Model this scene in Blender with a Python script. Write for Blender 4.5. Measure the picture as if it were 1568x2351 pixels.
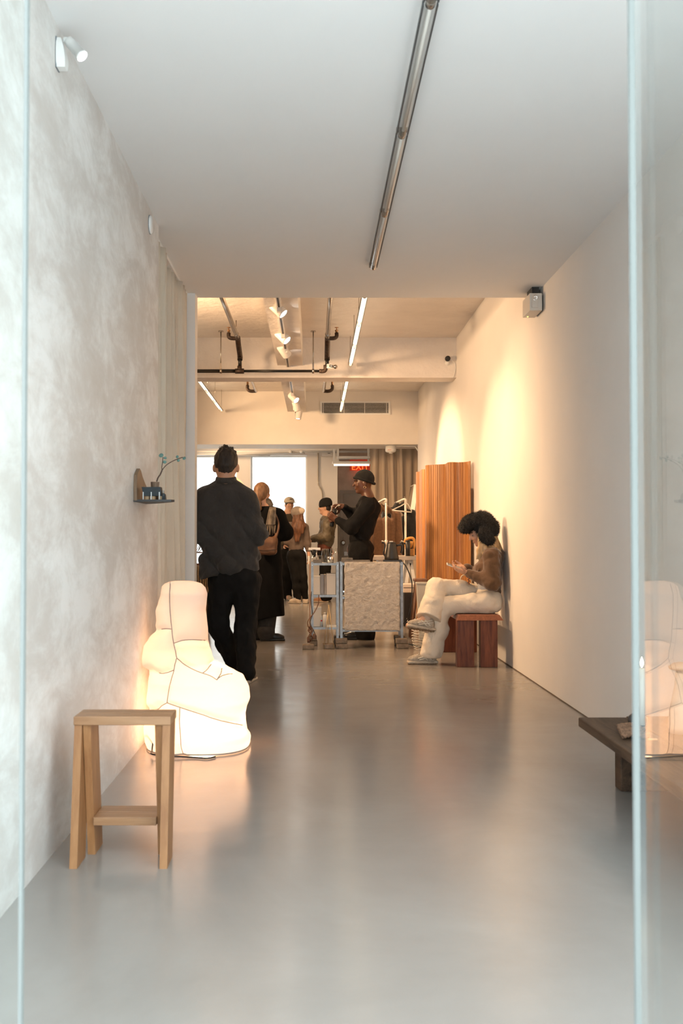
import bpy, bmesh, math, random
import numpy as np
from mathutils import Vector, Matrix
random.seed(7); np.random.seed(7)
for o in list(bpy.data.objects): bpy.data.objects.remove(o)
SC = bpy.context.scene
COL = SC.collection

# ------------------------------------------------------------------ camera
F, CX, CYP, H = 2400.0, 722.0, 1175.5, 1.12
PITCH = math.atan(54.5 / F)
cam = bpy.data.cameras.new('camera'); cam_o = bpy.data.objects.new('camera', cam); COL.objects.link(cam_o)
cam.sensor_fit = 'VERTICAL'; cam.sensor_height = 36.0; cam.sensor_width = 24.0
cam.lens = F * 36.0 / 2351.0
cam.shift_x = (784 - CX) / 2351.0
cam_o.location = (0, 0, H); cam_o.rotation_euler = (math.pi / 2 + PITCH, 0, 0)
cam.clip_start = 0.05; cam.clip_end = 200
cam.dof.use_dof = True; cam.dof.focus_distance = 9.5; cam.dof.aperture_fstop = 5.6
SC.camera = cam_o

# ------------------------------------------------------------------ world, exposure
w = bpy.data.worlds.new('world'); SC.world = w; w.use_nodes = True
bgn = w.node_tree.nodes['Background']
bgn.inputs[0].default_value = (0.82, 0.94, 1.0, 1); bgn.inputs[1].default_value = 6.7
SC.view_settings.view_transform = 'Standard'; SC.view_settings.look = 'None'
SC.view_settings.gamma = 1.0; SC.view_settings.use_curve_mapping = False
SC.view_settings.exposure = 0.0
WARM = (1.0, 0.63, 0.34)          # lamp colour of the track heads
SPOT_W = 400.0                      # power of one track head
TUBE_E = 12.0                       # glow of the lit linear tubes

# ------------------------------------------------------------------ measuring helper: pixel of the photo at a depth -> point
def P(px, py, Y):
    u = (px - CX) / F; v = (CYP - py) / F
    c, s = math.cos(PITCH), math.sin(PITCH)
    dy = c - v * s; dz = s + v * c
    t = Y / dy
    return Vector((u * t, Y, H + dz * t))
def V(*a): return Vector(a)

# ------------------------------------------------------------------ materials
MATS = {}
def newmat(name):
    m = bpy.data.materials.new(name); m.use_nodes = True
    nt = m.node_tree
    return m, nt, nt.nodes['Principled BSDF']
def ramp(nt, fac, stops):
    r = nt.nodes.new('ShaderNodeValToRGB')
    e = r.color_ramp.elements
    while len(e) < len(stops): e.new(0.5)
    for i, (p, c) in enumerate(stops):
        e[i].position = p; e[i].color = (*c, 1)
    nt.links.new(fac, r.inputs[0]); return r.outputs[0]
def coords(nt, scale=(1, 1, 1), kind='Object', rot=(0, 0, 0)):
    tc = nt.nodes.new('ShaderNodeTexCoord'); mp = nt.nodes.new('ShaderNodeMapping')
    mp.inputs['Scale'].default_value = scale; mp.inputs['Rotation'].default_value = rot
    nt.links.new(tc.outputs[kind], mp.inputs[0]); return mp.outputs[0]
def noise(nt, vec, scale, detail=4, rough=0.55, dist=0.0):
    n = nt.nodes.new('ShaderNodeTexNoise')
    n.inputs['Scale'].default_value = scale; n.inputs['Detail'].default_value = detail
    n.inputs['Roughness'].default_value = rough; n.inputs['Distortion'].default_value = dist
    nt.links.new(vec, n.inputs['Vector']); return n.outputs['Fac']
def bump(nt, fac, bsdf, strength=0.2, dist=0.01):
    b = nt.nodes.new('ShaderNodeBump'); b.inputs['Strength'].default_value = strength
    b.inputs['Distance'].default_value = dist
    nt.links.new(fac, b.inputs['Height']); nt.links.new(b.outputs[0], bsdf.inputs['Normal'])
def pm(name, col, rough=0.6, metal=0.0, var=0.12, vs=6.0, bs=0.0, bscale=40.0, stretch=(1, 1, 1), spec=0.5, sheen=0.0, bd=0.01):
    """plain procedural material: colour with a soft mottle and an optional fine relief"""
    if name in MATS: return MATS[name]
    m, nt, b = newmat(name)
    c = coords(nt, stretch)
    f = noise(nt, c, vs)
    lo = tuple(max(0, x * (1 - var)) for x in col); hi = tuple(min(1, x * (1 + var)) for x in col)
    nt.links.new(ramp(nt, f, [(0.3, lo), (0.7, hi)]), b.inputs['Base Color'])
    b.inputs['Roughness'].default_value = rough; b.inputs['Metallic'].default_value = metal
    b.inputs['Specular IOR Level'].default_value = spec
    if sheen: b.inputs['Sheen Weight'].default_value = sheen
    if bs: bump(nt, noise(nt, c, bscale, 6), b, bs, bd)
    MATS[name] = m; return m
def wood(name, c1, c2, scale=(14, 14, 1.2), rough=0.45, rot=(0, 0, 0), rnd=0.0, bs=0.06, spec=0.5):
    if name in MATS: return MATS[name]
    m, nt, b = newmat(name)
    c = coords(nt, scale, rot=rot)
    if rnd:
        oi = nt.nodes.new('ShaderNodeObjectInfo'); ad = nt.nodes.new('ShaderNodeVectorMath'); ad.operation = 'ADD'
        ml = nt.nodes.new('ShaderNodeMath'); ml.operation = 'MULTIPLY'; ml.inputs[1].default_value = 40
        nt.links.new(oi.outputs['Random'], ml.inputs[0]); nt.links.new(c, ad.inputs[0]); nt.links.new(ml.outputs[0], ad.inputs[1])
        c = ad.outputs[0]
    f = noise(nt, c, 2.2, 8, 0.62, 0.6)
    f2 = noise(nt, c, 9.0, 3, 0.6)
    mx = nt.nodes.new('ShaderNodeMath'); mx.operation = 'MULTIPLY_ADD'; mx.inputs[1].default_value = 0.3
    nt.links.new(f2, mx.inputs[0]); nt.links.new(f, mx.inputs[2])
    mid = tuple((a + d) / 2 for a, d in zip(c1, c2))
    col = ramp(nt, mx.outputs[0], [(0.42, c1), (0.62, mid), (0.86, c2)])
    if rnd:
        hs = nt.nodes.new('ShaderNodeHueSaturation')
        mr = nt.nodes.new('ShaderNodeMapRange'); mr.inputs[3].default_value = 1 - rnd; mr.inputs[4].default_value = 1 + rnd
        nt.links.new(oi.outputs['Random'], mr.inputs[0]); nt.links.new(mr.outputs[0], hs.inputs['Value'])
        nt.links.new(col, hs.inputs['Color']); col = hs.outputs[0]
    nt.links.new(col, b.inputs['Base Color']); b.inputs['Roughness'].default_value = rough; b.inputs['Specular IOR Level'].default_value = spec
    bump(nt, f, b, bs, 0.01)
    MATS[name] = m; return m
def emit(name, col, strength):
    if name in MATS: return MATS[name]
    m, nt, b = newmat(name)
    b.inputs['Base Color'].default_value = (*col, 1)
    b.inputs['Emission Color'].default_value = (*col, 1); b.inputs['Emission Strength'].default_value = strength
    MATS[name] = m; return m
def glassmat(name, tint=(0.96, 0.985, 0.98), ior=1.5, rough=0.0):
    """clear sheet glass: Fresnel reflection over straight transmission"""
    m, nt, b = newmat(name); nt.nodes.remove(b)
    out = nt.nodes['Material Output']
    fr = nt.nodes.new('ShaderNodeFresnel'); fr.inputs[0].default_value = ior
    t = nt.nodes.new('ShaderNodeBsdfTransparent'); t.inputs[0].default_value = (*tint, 1)
    g = nt.nodes.new('ShaderNodeBsdfGlossy'); g.inputs['Roughness'].default_value = rough
    mx = nt.nodes.new('ShaderNodeMixShader')
    geo = nt.nodes.new('ShaderNodeNewGeometry')
    # the same front-face Fresnel for rays entering and leaving the sheet
    lw = nt.nodes.new('ShaderNodeVectorMath'); lw.operation = 'DOT_PRODUCT'
    nt.links.new(geo.outputs['Normal'], lw.inputs[0]); nt.links.new(geo.outputs['Incoming'], lw.inputs[1])
    ab = nt.nodes.new('ShaderNodeMath'); ab.operation = 'ABSOLUTE'; nt.links.new(lw.outputs['Value'], ab.inputs[0])
    om = nt.nodes.new('ShaderNodeMath'); om.operation = 'SUBTRACT'; om.inputs[0].default_value = 1.0; nt.links.new(ab.outputs[0], om.inputs[1])
    pw = nt.nodes.new('ShaderNodeMath'); pw.operation = 'POWER'; pw.inputs[1].default_value = 5.0; nt.links.new(om.outputs[0], pw.inputs[0])
    r0 = ((ior - 1) / (ior + 1)) ** 2
    ma = nt.nodes.new('ShaderNodeMath'); ma.operation = 'MULTIPLY_ADD'; ma.inputs[1].default_value = 1 - r0; ma.inputs[2].default_value = r0
    nt.links.new(pw.outputs[0], ma.inputs[0]); nt.links.new(ma.outputs[0], mx.inputs[0])
    nt.nodes.remove(fr)
    nt.links.new(t.outputs[0], mx.inputs[1]); nt.links.new(g.outputs[0], mx.inputs[2]); nt.links.new(mx.outputs[0], out.inputs[0])
    MATS[name] = m; return m
def translucent(name, col, tcol, mix=0.6, extra=None):
    m, nt, b = newmat(name)
    out = nt.nodes['Material Output']
    c = coords(nt, (1, 1, 1)); f = noise(nt, c, 55, 5)
    b.inputs['Base Color'].default_value = (*col, 1); b.inputs['Roughness'].default_value = 0.9
    bump(nt, f, b, 0.15, 0.004)
    t = nt.nodes.new('ShaderNodeBsdfTranslucent'); t.inputs[0].default_value = (*tcol, 1)
    mx = nt.nodes.new('ShaderNodeMixShader'); mx.inputs[0].default_value = mix
    nt.links.new(b.outputs[0], mx.inputs[1]); nt.links.new(t.outputs[0], mx.inputs[2]); nt.links.new(mx.outputs[0], out.inputs[0])
    MATS[name] = m; return m

def plaster_mat():
    m, nt, b = newmat('venetian_plaster')
    c = coords(nt, (1, 0.42, 0.9))
    f = noise(nt, c, 5.0, 9, 0.68, 0.35); f2 = noise(nt, c, 1.1, 6, 0.6, 0.5); f3 = noise(nt, coords(nt, (1, 0.6, 0.9)), 18, 6, 0.7, 0.4)
    mx = nt.nodes.new('ShaderNodeMath'); mx.operation = 'MULTIPLY_ADD'; mx.inputs[1].default_value = 0.5
    nt.links.new(f2, mx.inputs[0]); nt.links.new(f, mx.inputs[2])
    m2 = nt.nodes.new('ShaderNodeMath'); m2.operation = 'MULTIPLY_ADD'; m2.inputs[1].default_value = 0.22
    nt.links.new(f3, m2.inputs[0]); nt.links.new(mx.outputs[0], m2.inputs[2])
    nt.links.new(ramp(nt, m2.outputs[0], [(0.66, (0.60, 0.555, 0.51)), (0.8, (0.65, 0.615, 0.58)), (0.9, (0.74, 0.72, 0.69)), (1.0, (0.82, 0.81, 0.79))]), b.inputs['Base Color'])
    b.inputs['Roughness'].default_value = 0.5
    bump(nt, m2.outputs[0], b, 0.12, 0.01); MATS['plaster'] = m; return m
def concrete_mat():
    m, nt, b = newmat('polished_concrete')
    c = coords(nt, (1, 0.7, 1)); f = noise(nt, c, 1.3, 8, 0.6, 0.4); f2 = noise(nt, coords(nt, (1, 1, 1)), 60, 3)
    nt.links.new(ramp(nt, f, [(0.3, (0.235, 0.215, 0.195)), (0.55, (0.27, 0.25, 0.23)), (0.75, (0.30, 0.285, 0.265))]), b.inputs['Base Color'])
    f4 = noise(nt, coords(nt, (0.6, 3.0, 1)), 1.6, 5)
    mr = nt.nodes.new('ShaderNodeMapRange'); mr.inputs[3].default_value = 0.13; mr.inputs[4].default_value = 0.25
    nt.links.new(f4, mr.inputs[0]); nt.links.new(mr.outputs[0], b.inputs['Roughness'])
    b.inputs['Specular IOR Level'].default_value = 0.55
    bump(nt, noise(nt, coords(nt, (0.5, 2.2, 1)), 3.0, 4), b, 0.05, 0.02); MATS['concrete'] = m; return m
plaster_mat(); concrete_mat()
WHITE = pm('white_paint', (0.80, 0.775, 0.745), 0.7, var=0.02, vs=2, bs=0.05, bscale=30)
ROUGHW = pm('rough_white_paint', (0.78, 0.73, 0.68), 0.75, var=0.05, vs=3, bs=0.5, bscale=9, bd=0.03)
CEILW = pm('ceiling_white', (0.82, 0.82, 0.815), 0.75, var=0.01, vs=1.5)
WPLASTIC = pm('white_plastic', (0.82, 0.82, 0.80), 0.4, var=0.02)
BLACKM = pm('black_iron', (0.012, 0.011, 0.010), 0.35, 0.3, var=0.3)
IRON = pm('rusty_iron', (0.06, 0.04, 0.03), 0.5, 0.6, var=0.5, vs=30)
STEEL = pm('steel_pipe', (0.42, 0.38, 0.34), 0.25, 1.0, var=0.1)
GALV = pm('galvanised_steel', (0.36, 0.39, 0.42), 0.5, 0.8, var=0.2, vs=25)
CHROME = pm('chrome', (0.8, 0.8, 0.8), 0.12, 1.0, var=0.02)
BLACKP = pm('black_plastic', (0.012, 0.012, 0.013), 0.45, var=0.2)
GLASS = glassmat('door_glass', (0.97, 0.99, 0.985), 1.62)
PANE = glassmat('sheet_glass', (0.97, 0.99, 0.985), 1.36)
CLEAR = glassmat('clear_glass', (0.985, 0.985, 0.98), 1.5, 0.02)
EDGE = translucent('glass_edge', (0.24, 0.255, 0.245), (0.22, 0.24, 0.235), 0.3)
FROST = translucent('frosted_glass', (0.8, 0.8, 0.8), (0.75, 0.72, 0.69), 0.85)

# ------------------------------------------------------------------ mesh builder
class MB:
    def __init__(s): s.v = []; s.f = []; s.sm = []
    def add(s, vs, fs, smooth=False):
        b = len(s.v); s.v += [tuple(p) for p in vs]; s.f += [tuple(i + b for i in f) for f in fs]; s.sm += [smooth] * len(fs); return s
    def box(s, lo, hi, M=None):
        x0, y0, z0 = lo; x1, y1, z1 = hi
        vs = [V(x, y, z) for z in (z0, z1) for y in (y0, y1) for x in (x0, x1)]
        if M is not None: vs = [M @ p for p in vs]
        return s.add(vs, [(0, 2, 3, 1), (4, 5, 7, 6), (0, 1, 5, 4), (2, 6, 7, 3), (0, 4, 6, 2), (1, 3, 7, 5)])
    def hexa(s, bot, top):
        """box from four bottom and four top corners"""
        return s.add(list(bot) + list(top), [(3, 2, 1, 0), (4, 5, 6, 7), (0, 1, 5, 4), (1, 2, 6, 5), (2, 3, 7, 6), (3, 0, 4, 7)])
    def bbox(s, lo, hi, bev=0.004, M=None, seg=2):
        bm = bmesh.new()
        bmesh.ops.create_cube(bm, size=1.0)
        for v in bm.verts: v.co = V(*[(a + b) / 2 + c * (b - a) for a, b, c in zip(lo, hi, v.co)])
        bmesh.ops.bevel(bm, geom=list(bm.edges), offset=bev, segments=seg, profile=0.5, affect='EDGES')
        bm.verts.index_update()
        vs = [(M @ v.co if M is not None else v.co.copy()) for v in bm.verts]
        s.add(vs, [[v.index for v in f.verts] for f in bm.faces]); bm.free(); return s
    def tube(s, pts, r, n=10, caps=True, closed=False):
        pts = [Vector(p) for p in pts]; N = len(pts)
        rs = r if isinstance(r, (list, tuple)) else [r] * N
        rings = []; prev = None
        for i, p in enumerate(pts):
            if closed: t = pts[(i + 1) % N] - pts[i - 1]
            else: t = pts[min(i + 1, N - 1)] - pts[max(i - 1, 0)]
            t = t.normalized() if t.length > 1e-9 else V(0, 0, 1)
            if prev is None:
                a = V(0, 0, 1) if abs(t.z) < 0.9 else V(1, 0, 0); u = t.cross(a).normalized()
            else:
                u = prev - t * prev.dot(t); u = u.normalized() if u.length > 1e-6 else t.orthogonal().normalized()
            prev = u; w2 = t.cross(u)
            rings.append([p + (u * math.cos(2 * math.pi * k / n) + w2 * math.sin(2 * math.pi * k / n)) * rs[i] for k in range(n)])
        vs = [p for ring in rings for p in ring]; fs = []
        for i in range(N if closed else N - 1):
            j = (i + 1) % N
            for k in range(n): fs.append((i * n + k, i * n + (k + 1) % n, j * n + (k + 1) % n, j * n + k))
        s.add(vs, fs, True)
        if caps and not closed:
            b = len(s.v) - len(vs)
            s.f += [tuple(b + k for k in reversed(range(n))), tuple(b + (N - 1) * n + k for k in range(n))]; s.sm += [False, False]
        return s
    def lathe(s, c, prof, n=24, axis=(0, 0, 1), cap=True):
        """prof: (radius, height) pairs along axis from c"""
        ax = Vector(axis).normalized(); u = ax.orthogonal().normalized(); w2 = ax.cross(u); c = Vector(c)
        vs = [c + ax * h + (u * math.cos(2 * math.pi * k / n) + w2 * math.sin(2 * math.pi * k / n)) * r for r, h in prof for k in range(n)]
        fs = [(i * n + k, i * n + (k + 1) % n, (i + 1) * n + (k + 1) % n, (i + 1) * n + k) for i in range(len(prof) - 1) for k in range(n)]
        s.add(vs, fs, True)
        if cap:
            b = len(s.v) - len(vs); m = len(prof) - 1
            s.f += [tuple(b + k for k in reversed(range(n))), tuple(b + m * n + k for k in range(n))]; s.sm += [False, False]
        return s
    def ball(s, c, r, n=16, m=10, M=None):
        rx, ry, rz = (r, r, r) if not isinstance(r, (tuple, list)) else r
        vs = []; c = Vector(c)
        for i in range(m + 1):
            a = math.pi * i / m
            for k in range(n):
                b = 2 * math.pi * k / n
                p = V(rx * math.sin(a) * math.cos(b), ry * math.sin(a) * math.sin(b), rz * math.cos(a))
                vs.append(c + (M @ p if M is not None else p))
        fs = [(i * n + k, (i + 1) * n + k, (i + 1) * n + (k + 1) % n, i * n + (k + 1) % n) for i in range(m) for k in range(n)]
        return s.add(vs, fs, True)
    def sheet(s, grid, th=0.0, nrm=(0, -1, 0), smooth=True):
        """grid[i][j] of points -> sheet; th adds thickness along nrm"""
        R, C = len(grid), len(grid[0])
        f = [(i * C + j, i * C + j + 1, (i + 1) * C + j + 1, (i + 1) * C + j) for i in range(R - 1) for j in range(C - 1)]
        a = [Vector(p) for row in grid for p in row]
        if not th: return s.add(a, f, smooth)
        nn = Vector(nrm) * th; n = R * C
        bvs = [p + nn for p in a]
        fs = list(f) + [tuple(reversed([i + n for i in q])) for q in f]
        per = [j for j in range(C)] + [i * C + C - 1 for i in range(1, R)] + [(R - 1) * C + j for j in range(C - 2, -1, -1)] + [i * C for i in range(R - 2, 0, -1)]
        for i in range(len(per)):
            p, q = per[i], per[(i + 1) % len(per)]; fs.append((q, p, p + n, q + n))
        return s.add(a + bvs, fs, smooth)
    def mesh(s, name):
        me = bpy.data.meshes.new(name); me.from_pydata([tuple(v) for v in s.v], [], s.f)
        me.polygons.foreach_set('use_smooth', s.sm); me.update(); return me

def link(name, me, mat, parent=None):
    o = bpy.data.objects.new(name, me); COL.objects.link(o)
    if mat is not None:
        if not me.materials: me.materials.append(mat)
    if parent is not None:
        o.parent = parent
        q = parent; off = Vector((0, 0, 0))
        while q is not None: off += q.location; q = q.parent
        o.location = -off
    return o
def obj(name, mb, mat, parent=None): return link(name, mb.mesh(name), mat, parent)
def tag(o, label, cat, group=None):
    o['label'] = label; o['category'] = cat
    if group: o['group'] = group
    return o
def thing(name, label, cat, loc=(0, 0, 0), group=None):
    o = bpy.data.objects.new(name, None); COL.objects.link(o); o.location = loc; o.empty_display_size = 0.1
    return tag(o, label, cat, group)
def struct(name, mb, mat, parent=None, label=None):
    o = obj(name, mb, mat, parent)
    if parent is None: o['kind'] = 'structure'
    if label: o['label'] = label
    return o
def lamp(kind, name, loc, power, col, parent=None, aim=None, **kw):
    l = bpy.data.lights.new(name, kind); l.energy = power; l.color = col
    for k, v in kw.items(): setattr(l, k, v)
    o = bpy.data.objects.new(name, l); COL.objects.link(o)
    o.location = loc
    if aim is not None: o.rotation_euler = (Vector(aim) - Vector(loc)).to_track_quat('-Z', 'Y').to_euler()
    if parent is not None: o.parent = parent; o.location = Vector(loc) - parent.location
    return o
def spline(pts, n):
    """Catmull-Rom through pts, n samples"""
    pts = [Vector(p) for p in pts]; N = len(pts); out = []
    for i in range(n):
        t = i / (n - 1) * (N - 1); k = min(int(t), N - 2); u = t - k
        p0, p1, p2, p3 = pts[max(k - 1, 0)], pts[k], pts[k + 1], pts[min(k + 2, N - 1)]
        out.append(0.5 * ((2 * p1) + (p2 - p0) * u + (2 * p0 - 5 * p1 + 4 * p2 - p3) * u * u + (3 * p1 - p0 - 3 * p2 + p3) * u ** 3))
    return out

# ------------------------------------------------------------------ solid modelling on a grid (smooth unions, for bodies, clothes, soft shapes)
_lat = np.random.rand(32, 32, 32).astype(np.float32)
def vnoise(x, y, z):
    xi = np.floor(x).astype(np.int32); yi = np.floor(y).astype(np.int32); zi = np.floor(z).astype(np.int32)
    fx = x - xi; fy = y - yi; fz = z - zi
    fx = fx * fx * (3 - 2 * fx); fy = fy * fy * (3 - 2 * fy); fz = fz * fz * (3 - 2 * fz)
    g = lambda a, b, c: _lat[(xi + a) & 31, (yi + b) & 31, (zi + c) & 31]
    return ((g(0,0,0)*(1-fx)+g(1,0,0)*fx)*(1-fy)+(g(0,1,0)*(1-fx)+g(1,1,0)*fx)*fy)*(1-fz) + ((g(0,0,1)*(1-fx)+g(1,0,1)*fx)*(1-fy)+(g(0,1,1)*(1-fx)+g(1,1,1)*fx)*fy)*fz - 0.5
def cone(a, b, ra, rb, flat=None, fac=1.0, k=None):
    """tapered limb; flat/fac squash it along a direction"""
    a = np.array(a, np.float32); b = np.array(b, np.float32); m = max(ra, rb)
    fl = None if flat is None else np.array(Vector(flat).normalized(), np.float32)
    def fn(x, y, z):
        ab = b - a; L = float(ab @ ab) + 1e-9
        px, py, pz = x - a[0], y - a[1], z - a[2]
        t = np.clip((px * ab[0] + py * ab[1] + pz * ab[2]) / L, 0, 1)
        qx, qy, qz = px - t * ab[0], py - t * ab[1], pz - t * ab[2]
        if fl is not None:
            dn = qx * fl[0] + qy * fl[1] + qz * fl[2]; e = dn * (1 / fac - 1)
            qx = qx + e * fl[0]; qy = qy + e * fl[1]; qz = qz + e * fl[2]
        return (np.sqrt(qx * qx + qy * qy + qz * qz) - (ra + t * (rb - ra))) * (fac if fl is not None else 1.0)
    return dict(fn=fn, lo=np.minimum(a, b) - m, hi=np.maximum(a, b) + m, k=k)
def ell(c, r, M=None, k=None, sub=False):
    """ellipsoid; M columns are its axes"""
    c = np.array(c, np.float32); m = max(r)
    A = None if M is None else np.array(M, np.float32)
    def fn(x, y, z):
        x, y, z = x - c[0], y - c[1], z - c[2]
        if A is not None: x, y, z = (A[0,0]*x+A[1,0]*y+A[2,0]*z, A[0,1]*x+A[1,1]*y+A[2,1]*z, A[0,2]*x+A[1,2]*y+A[2,2]*z)
        k0 = np.sqrt((x/r[0])**2 + (y/r[1])**2 + (z/r[2])**2); k1 = np.sqrt((x/r[0]**2)**2 + (y/r[1]**2)**2 + (z/r[2]**2)**2) + 1e-9
        return k0 * (k0 - 1) / k1
    return dict(fn=fn, lo=c - m, hi=c + m, k=k, sub=sub)
def rbox(c, h, rd, M=None, k=None, sub=False):
    c = np.array(c, np.float32); m = float(np.linalg.norm(h))
    A = None if M is None else np.array(M, np.float32)
    def fn(x, y, z):
        x, y, z = x - c[0], y - c[1], z - c[2]
        if A is not None: x, y, z = (A[0,0]*x+A[1,0]*y+A[2,0]*z, A[0,1]*x+A[1,1]*y+A[2,1]*z, A[0,2]*x+A[1,2]*y+A[2,2]*z)
        x, y, z = np.abs(x) - h[0] + rd, np.abs(y) - h[1] + rd, np.abs(z) - h[2] + rd
        return np.sqrt(np.maximum(x,0)**2 + np.maximum(y,0)**2 + np.maximum(z,0)**2) + np.minimum(np.maximum(x, np.maximum(y, z)), 0) - rd
    return dict(fn=fn, lo=c - m, hi=c + m, k=k, sub=sub)
def limb(pts, rs, **kw): return [cone(pts[i], pts[i + 1], rs[i], rs[i + 1], **kw) for i in range(len(pts) - 1)]
def field(prims, h, k=0.03, mod=None, pad=0.03):
    pos = [p for p in prims if not p.get('sub')]
    lo = np.min([p['lo'] for p in pos], 0) - pad - 3 * h; hi = np.max([p['hi'] for p in pos], 0) + pad + 3 * h
    n = np.ceil((hi - lo) / h).astype(int) + 1
    ax = [lo[i] + h * np.arange(n[i], dtype=np.float32) for i in range(3)]
    f = np.full(tuple(n), 0.5, np.float32)
    for p in prims:
        kk = p['k'] if p.get('k') is not None else k
        i0 = np.maximum(((p['lo'] - lo - 2 * kk - 3 * h - pad) / h).astype(int), 0); i1 = np.minimum(((p['hi'] - lo + 2 * kk + 3 * h + pad) / h).astype(int) + 1, n)
        sl = tuple(slice(a, b) for a, b in zip(i0, i1))
        x = ax[0][sl[0]][:, None, None]; y = ax[1][sl[1]][None, :, None]; z = ax[2][sl[2]][None, None, :]
        d = p['fn'](x, y, z).astype(np.float32); g = f[sl]
        if p.get('sub'):
            d = -d; hh = np.clip(0.5 - 0.5 * (d - g) / kk, 0, 1) if False else None
            f[sl] = np.maximum(g, d)
        else:
            hh = np.clip(0.5 + 0.5 * (d - g) / kk, 0, 1); f[sl] = d * (1 - hh) + g * hh - kk * hh * (1 - hh)
    if mod is not None: f = mod(ax[0][:, None, None], ax[1][None, :, None], ax[2][None, None, :], f).astype(np.float32)
    return f, lo, h
def nets(f, lo, h):
    """surface nets"""
    s = f < 0; nx, ny, nz = f.shape
    c = np.zeros((nx-1, ny-1, nz-1), np.int8)
    for a in (0, 1):
        for b in (0, 1):
            for d in (0, 1): c += s[a:nx-1+a, b:ny-1+b, d:nz-1+d]
    act = (c > 0) & (c < 8); I = np.argwhere(act)
    idx = np.full(act.shape, -1, np.int64); idx[act] = np.arange(len(I))
    acc = np.zeros((len(I), 3)); cnt = np.zeros(len(I))
    cor = [(a, b, d) for a in (0, 1) for b in (0, 1) for d in (0, 1)]
    for p in cor:
        for axn in range(3):
            if p[axn] == 1: continue
            q = list(p); q[axn] = 1
            fa = f[I[:,0]+p[0], I[:,1]+p[1], I[:,2]+p[2]]; fb = f[I[:,0]+q[0], I[:,1]+q[1], I[:,2]+q[2]]
            m = (fa < 0) != (fb < 0); t = fa[m] / (fa[m] - fb[m])
            pt = np.tile(np.array(p, float), (m.sum(), 1)); pt[:, axn] += t
            acc[m] += pt; cnt[m] += 1
    vs = (I + acc / cnt[:, None]) * h + lo
    quads = []
    for axn, (b1, b2) in enumerate([(1, 2), (2, 0), (0, 1)]):
        sl0 = [slice(1, -1)] * 3; sl1 = [slice(1, -1)] * 3; sl0[axn] = slice(0, -1); sl1[axn] = slice(1, None)
        a = s[tuple(sl0)]; b = s[tuple(sl1)]
        for flip in (0, 1):
            E = np.argwhere((a & ~b) if not flip else (~a & b))
            if not len(E): continue
            E = E.copy()
            for o in range(3):
                if o != axn: E[:, o] += 1
            def cid(d1, d2):
                T = E.copy(); T[:, b1] -= d1; T[:, b2] -= d2; return idx[T[:,0], T[:,1], T[:,2]]
            q = np.stack([cid(1, 1), cid(0, 1), cid(0, 0), cid(1, 0)], 1)
            quads.append(q[:, ::-1] if flip else q)
    return vs, np.concatenate(quads)
def np_mesh(name, vs, quads):
    me = bpy.data.meshes.new(name)
    me.vertices.add(len(vs)); me.vertices.foreach_set('co', np.asarray(vs, np.float32).ravel())
    me.loops.add(quads.size); me.loops.foreach_set('vertex_index', quads.ravel().astype(np.int32))
    me.polygons.add(len(quads)); me.polygons.foreach_set('loop_start', np.arange(0, quads.size, 4, dtype=np.int32))
    me.polygons.foreach_set('loop_total', np.full(len(quads), 4, np.int32))
    me.polygons.foreach_set('use_smooth', np.ones(len(quads), bool)); me.update(); me.validate(); return me
def solid(name, prims, mat, parent=None, h=0.01, k=0.03, mod=None, pad=0.03):
    return link(name, np_mesh(name, *nets(*field(prims, h, k, mod, pad))), mat, parent)
def solids(name, sets, mat, parent=None):
    """several grids of different fineness joined into one mesh"""
    vs, qs, n = [], [], 0
    for prims, h, k, mod in sets:
        a, b = nets(*field(prims, h, k, mod)); vs.append(a); qs.append(b + n); n += len(a)
    return link(name, np_mesh(name, np.concatenate(vs), np.concatenate(qs)), mat, parent)
def folds(amp, sx, sy, sz, seed=0.0, zcut=None, zmin=None):
    def mod(x, y, z, f):
        n = vnoise(x * sx + seed, y * sy + seed * 1.7, z * sz + seed * 0.3) + 0.5 * vnoise(x * sx * 2.1 + seed, y * sy * 2.1, z * sz * 2.1)
        f = f + amp * n
        if zcut is not None: f = np.maximum(f, z - zcut)
        if zmin is not None: f = np.maximum(f, zmin - z)
        return f
    return mod
# ================================================================== SETTING
XL, XR, ZC = -0.921, 1.677, 2.95           # left wall, right wall, low ceiling
YF = 1.82                                   # shop front
ZB = 3.46                                   # high ceiling behind
YB1, YB2 = 12.3, 12.63                      # cross beam
YS1, YS2 = 16.9, 17.75                      # lowered bulkhead
YW, YD = 20.0, 21.0                         # window wall, door wall
struct('floor', MB().box((-4.2, YF, -0.2), (3.7, YD + .15, 0)), MATS['concrete'])
struct('ground', MB().box((-40, -40, -0.2), (40, YF, 0)), pm('pavement', (0.68, 0.68, 0.67), 0.8, bs=0.2))
struct('wall_street_added', MB().box((-30, -14.3, 0), (30, -14, 11)), pm('pale_added_facade', (0.72, 0.71, 0.69), 0.8, bs=0.1))  # unseen building behind the camera, added for bounced daylight and even glass reflections
struct('wall_left', MB().box((XL - .16, YF, 0), (XL, 6.14, 3.6)), MATS['plaster'])
struct('wall_right', MB().box((XR, YF, 0), (XR + .15, YS1 + .05, 3.6)), WHITE)
struct('ceiling', MB().box((-2.55, YF, ZC), (XR, 8.0, 3.6)), CEILW)
struct('ceiling_back', MB().box((-4.35, 8.0, ZB), (3.85, YD + .15, 3.62)), ROUGHW)
struct('wall_partition', MB().box((-4.35, 7.85, 0), (-0.90, 8.0, ZC)), WHITE)
struct('wall_niche', MB().box((-2.55, 6.0, 0), (-2.4, 7.85, ZC)).box((-2.4, 6.0, 0), (XL - .16, 6.14, ZC)), WHITE)
struct('wall_back_left', MB().box((-4.35, 8.0, 0), (-4.2, YW, 3.6)).box((-4.35, 7.85, ZC), (-2.55, 8.0, 3.62)), WHITE)
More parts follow.
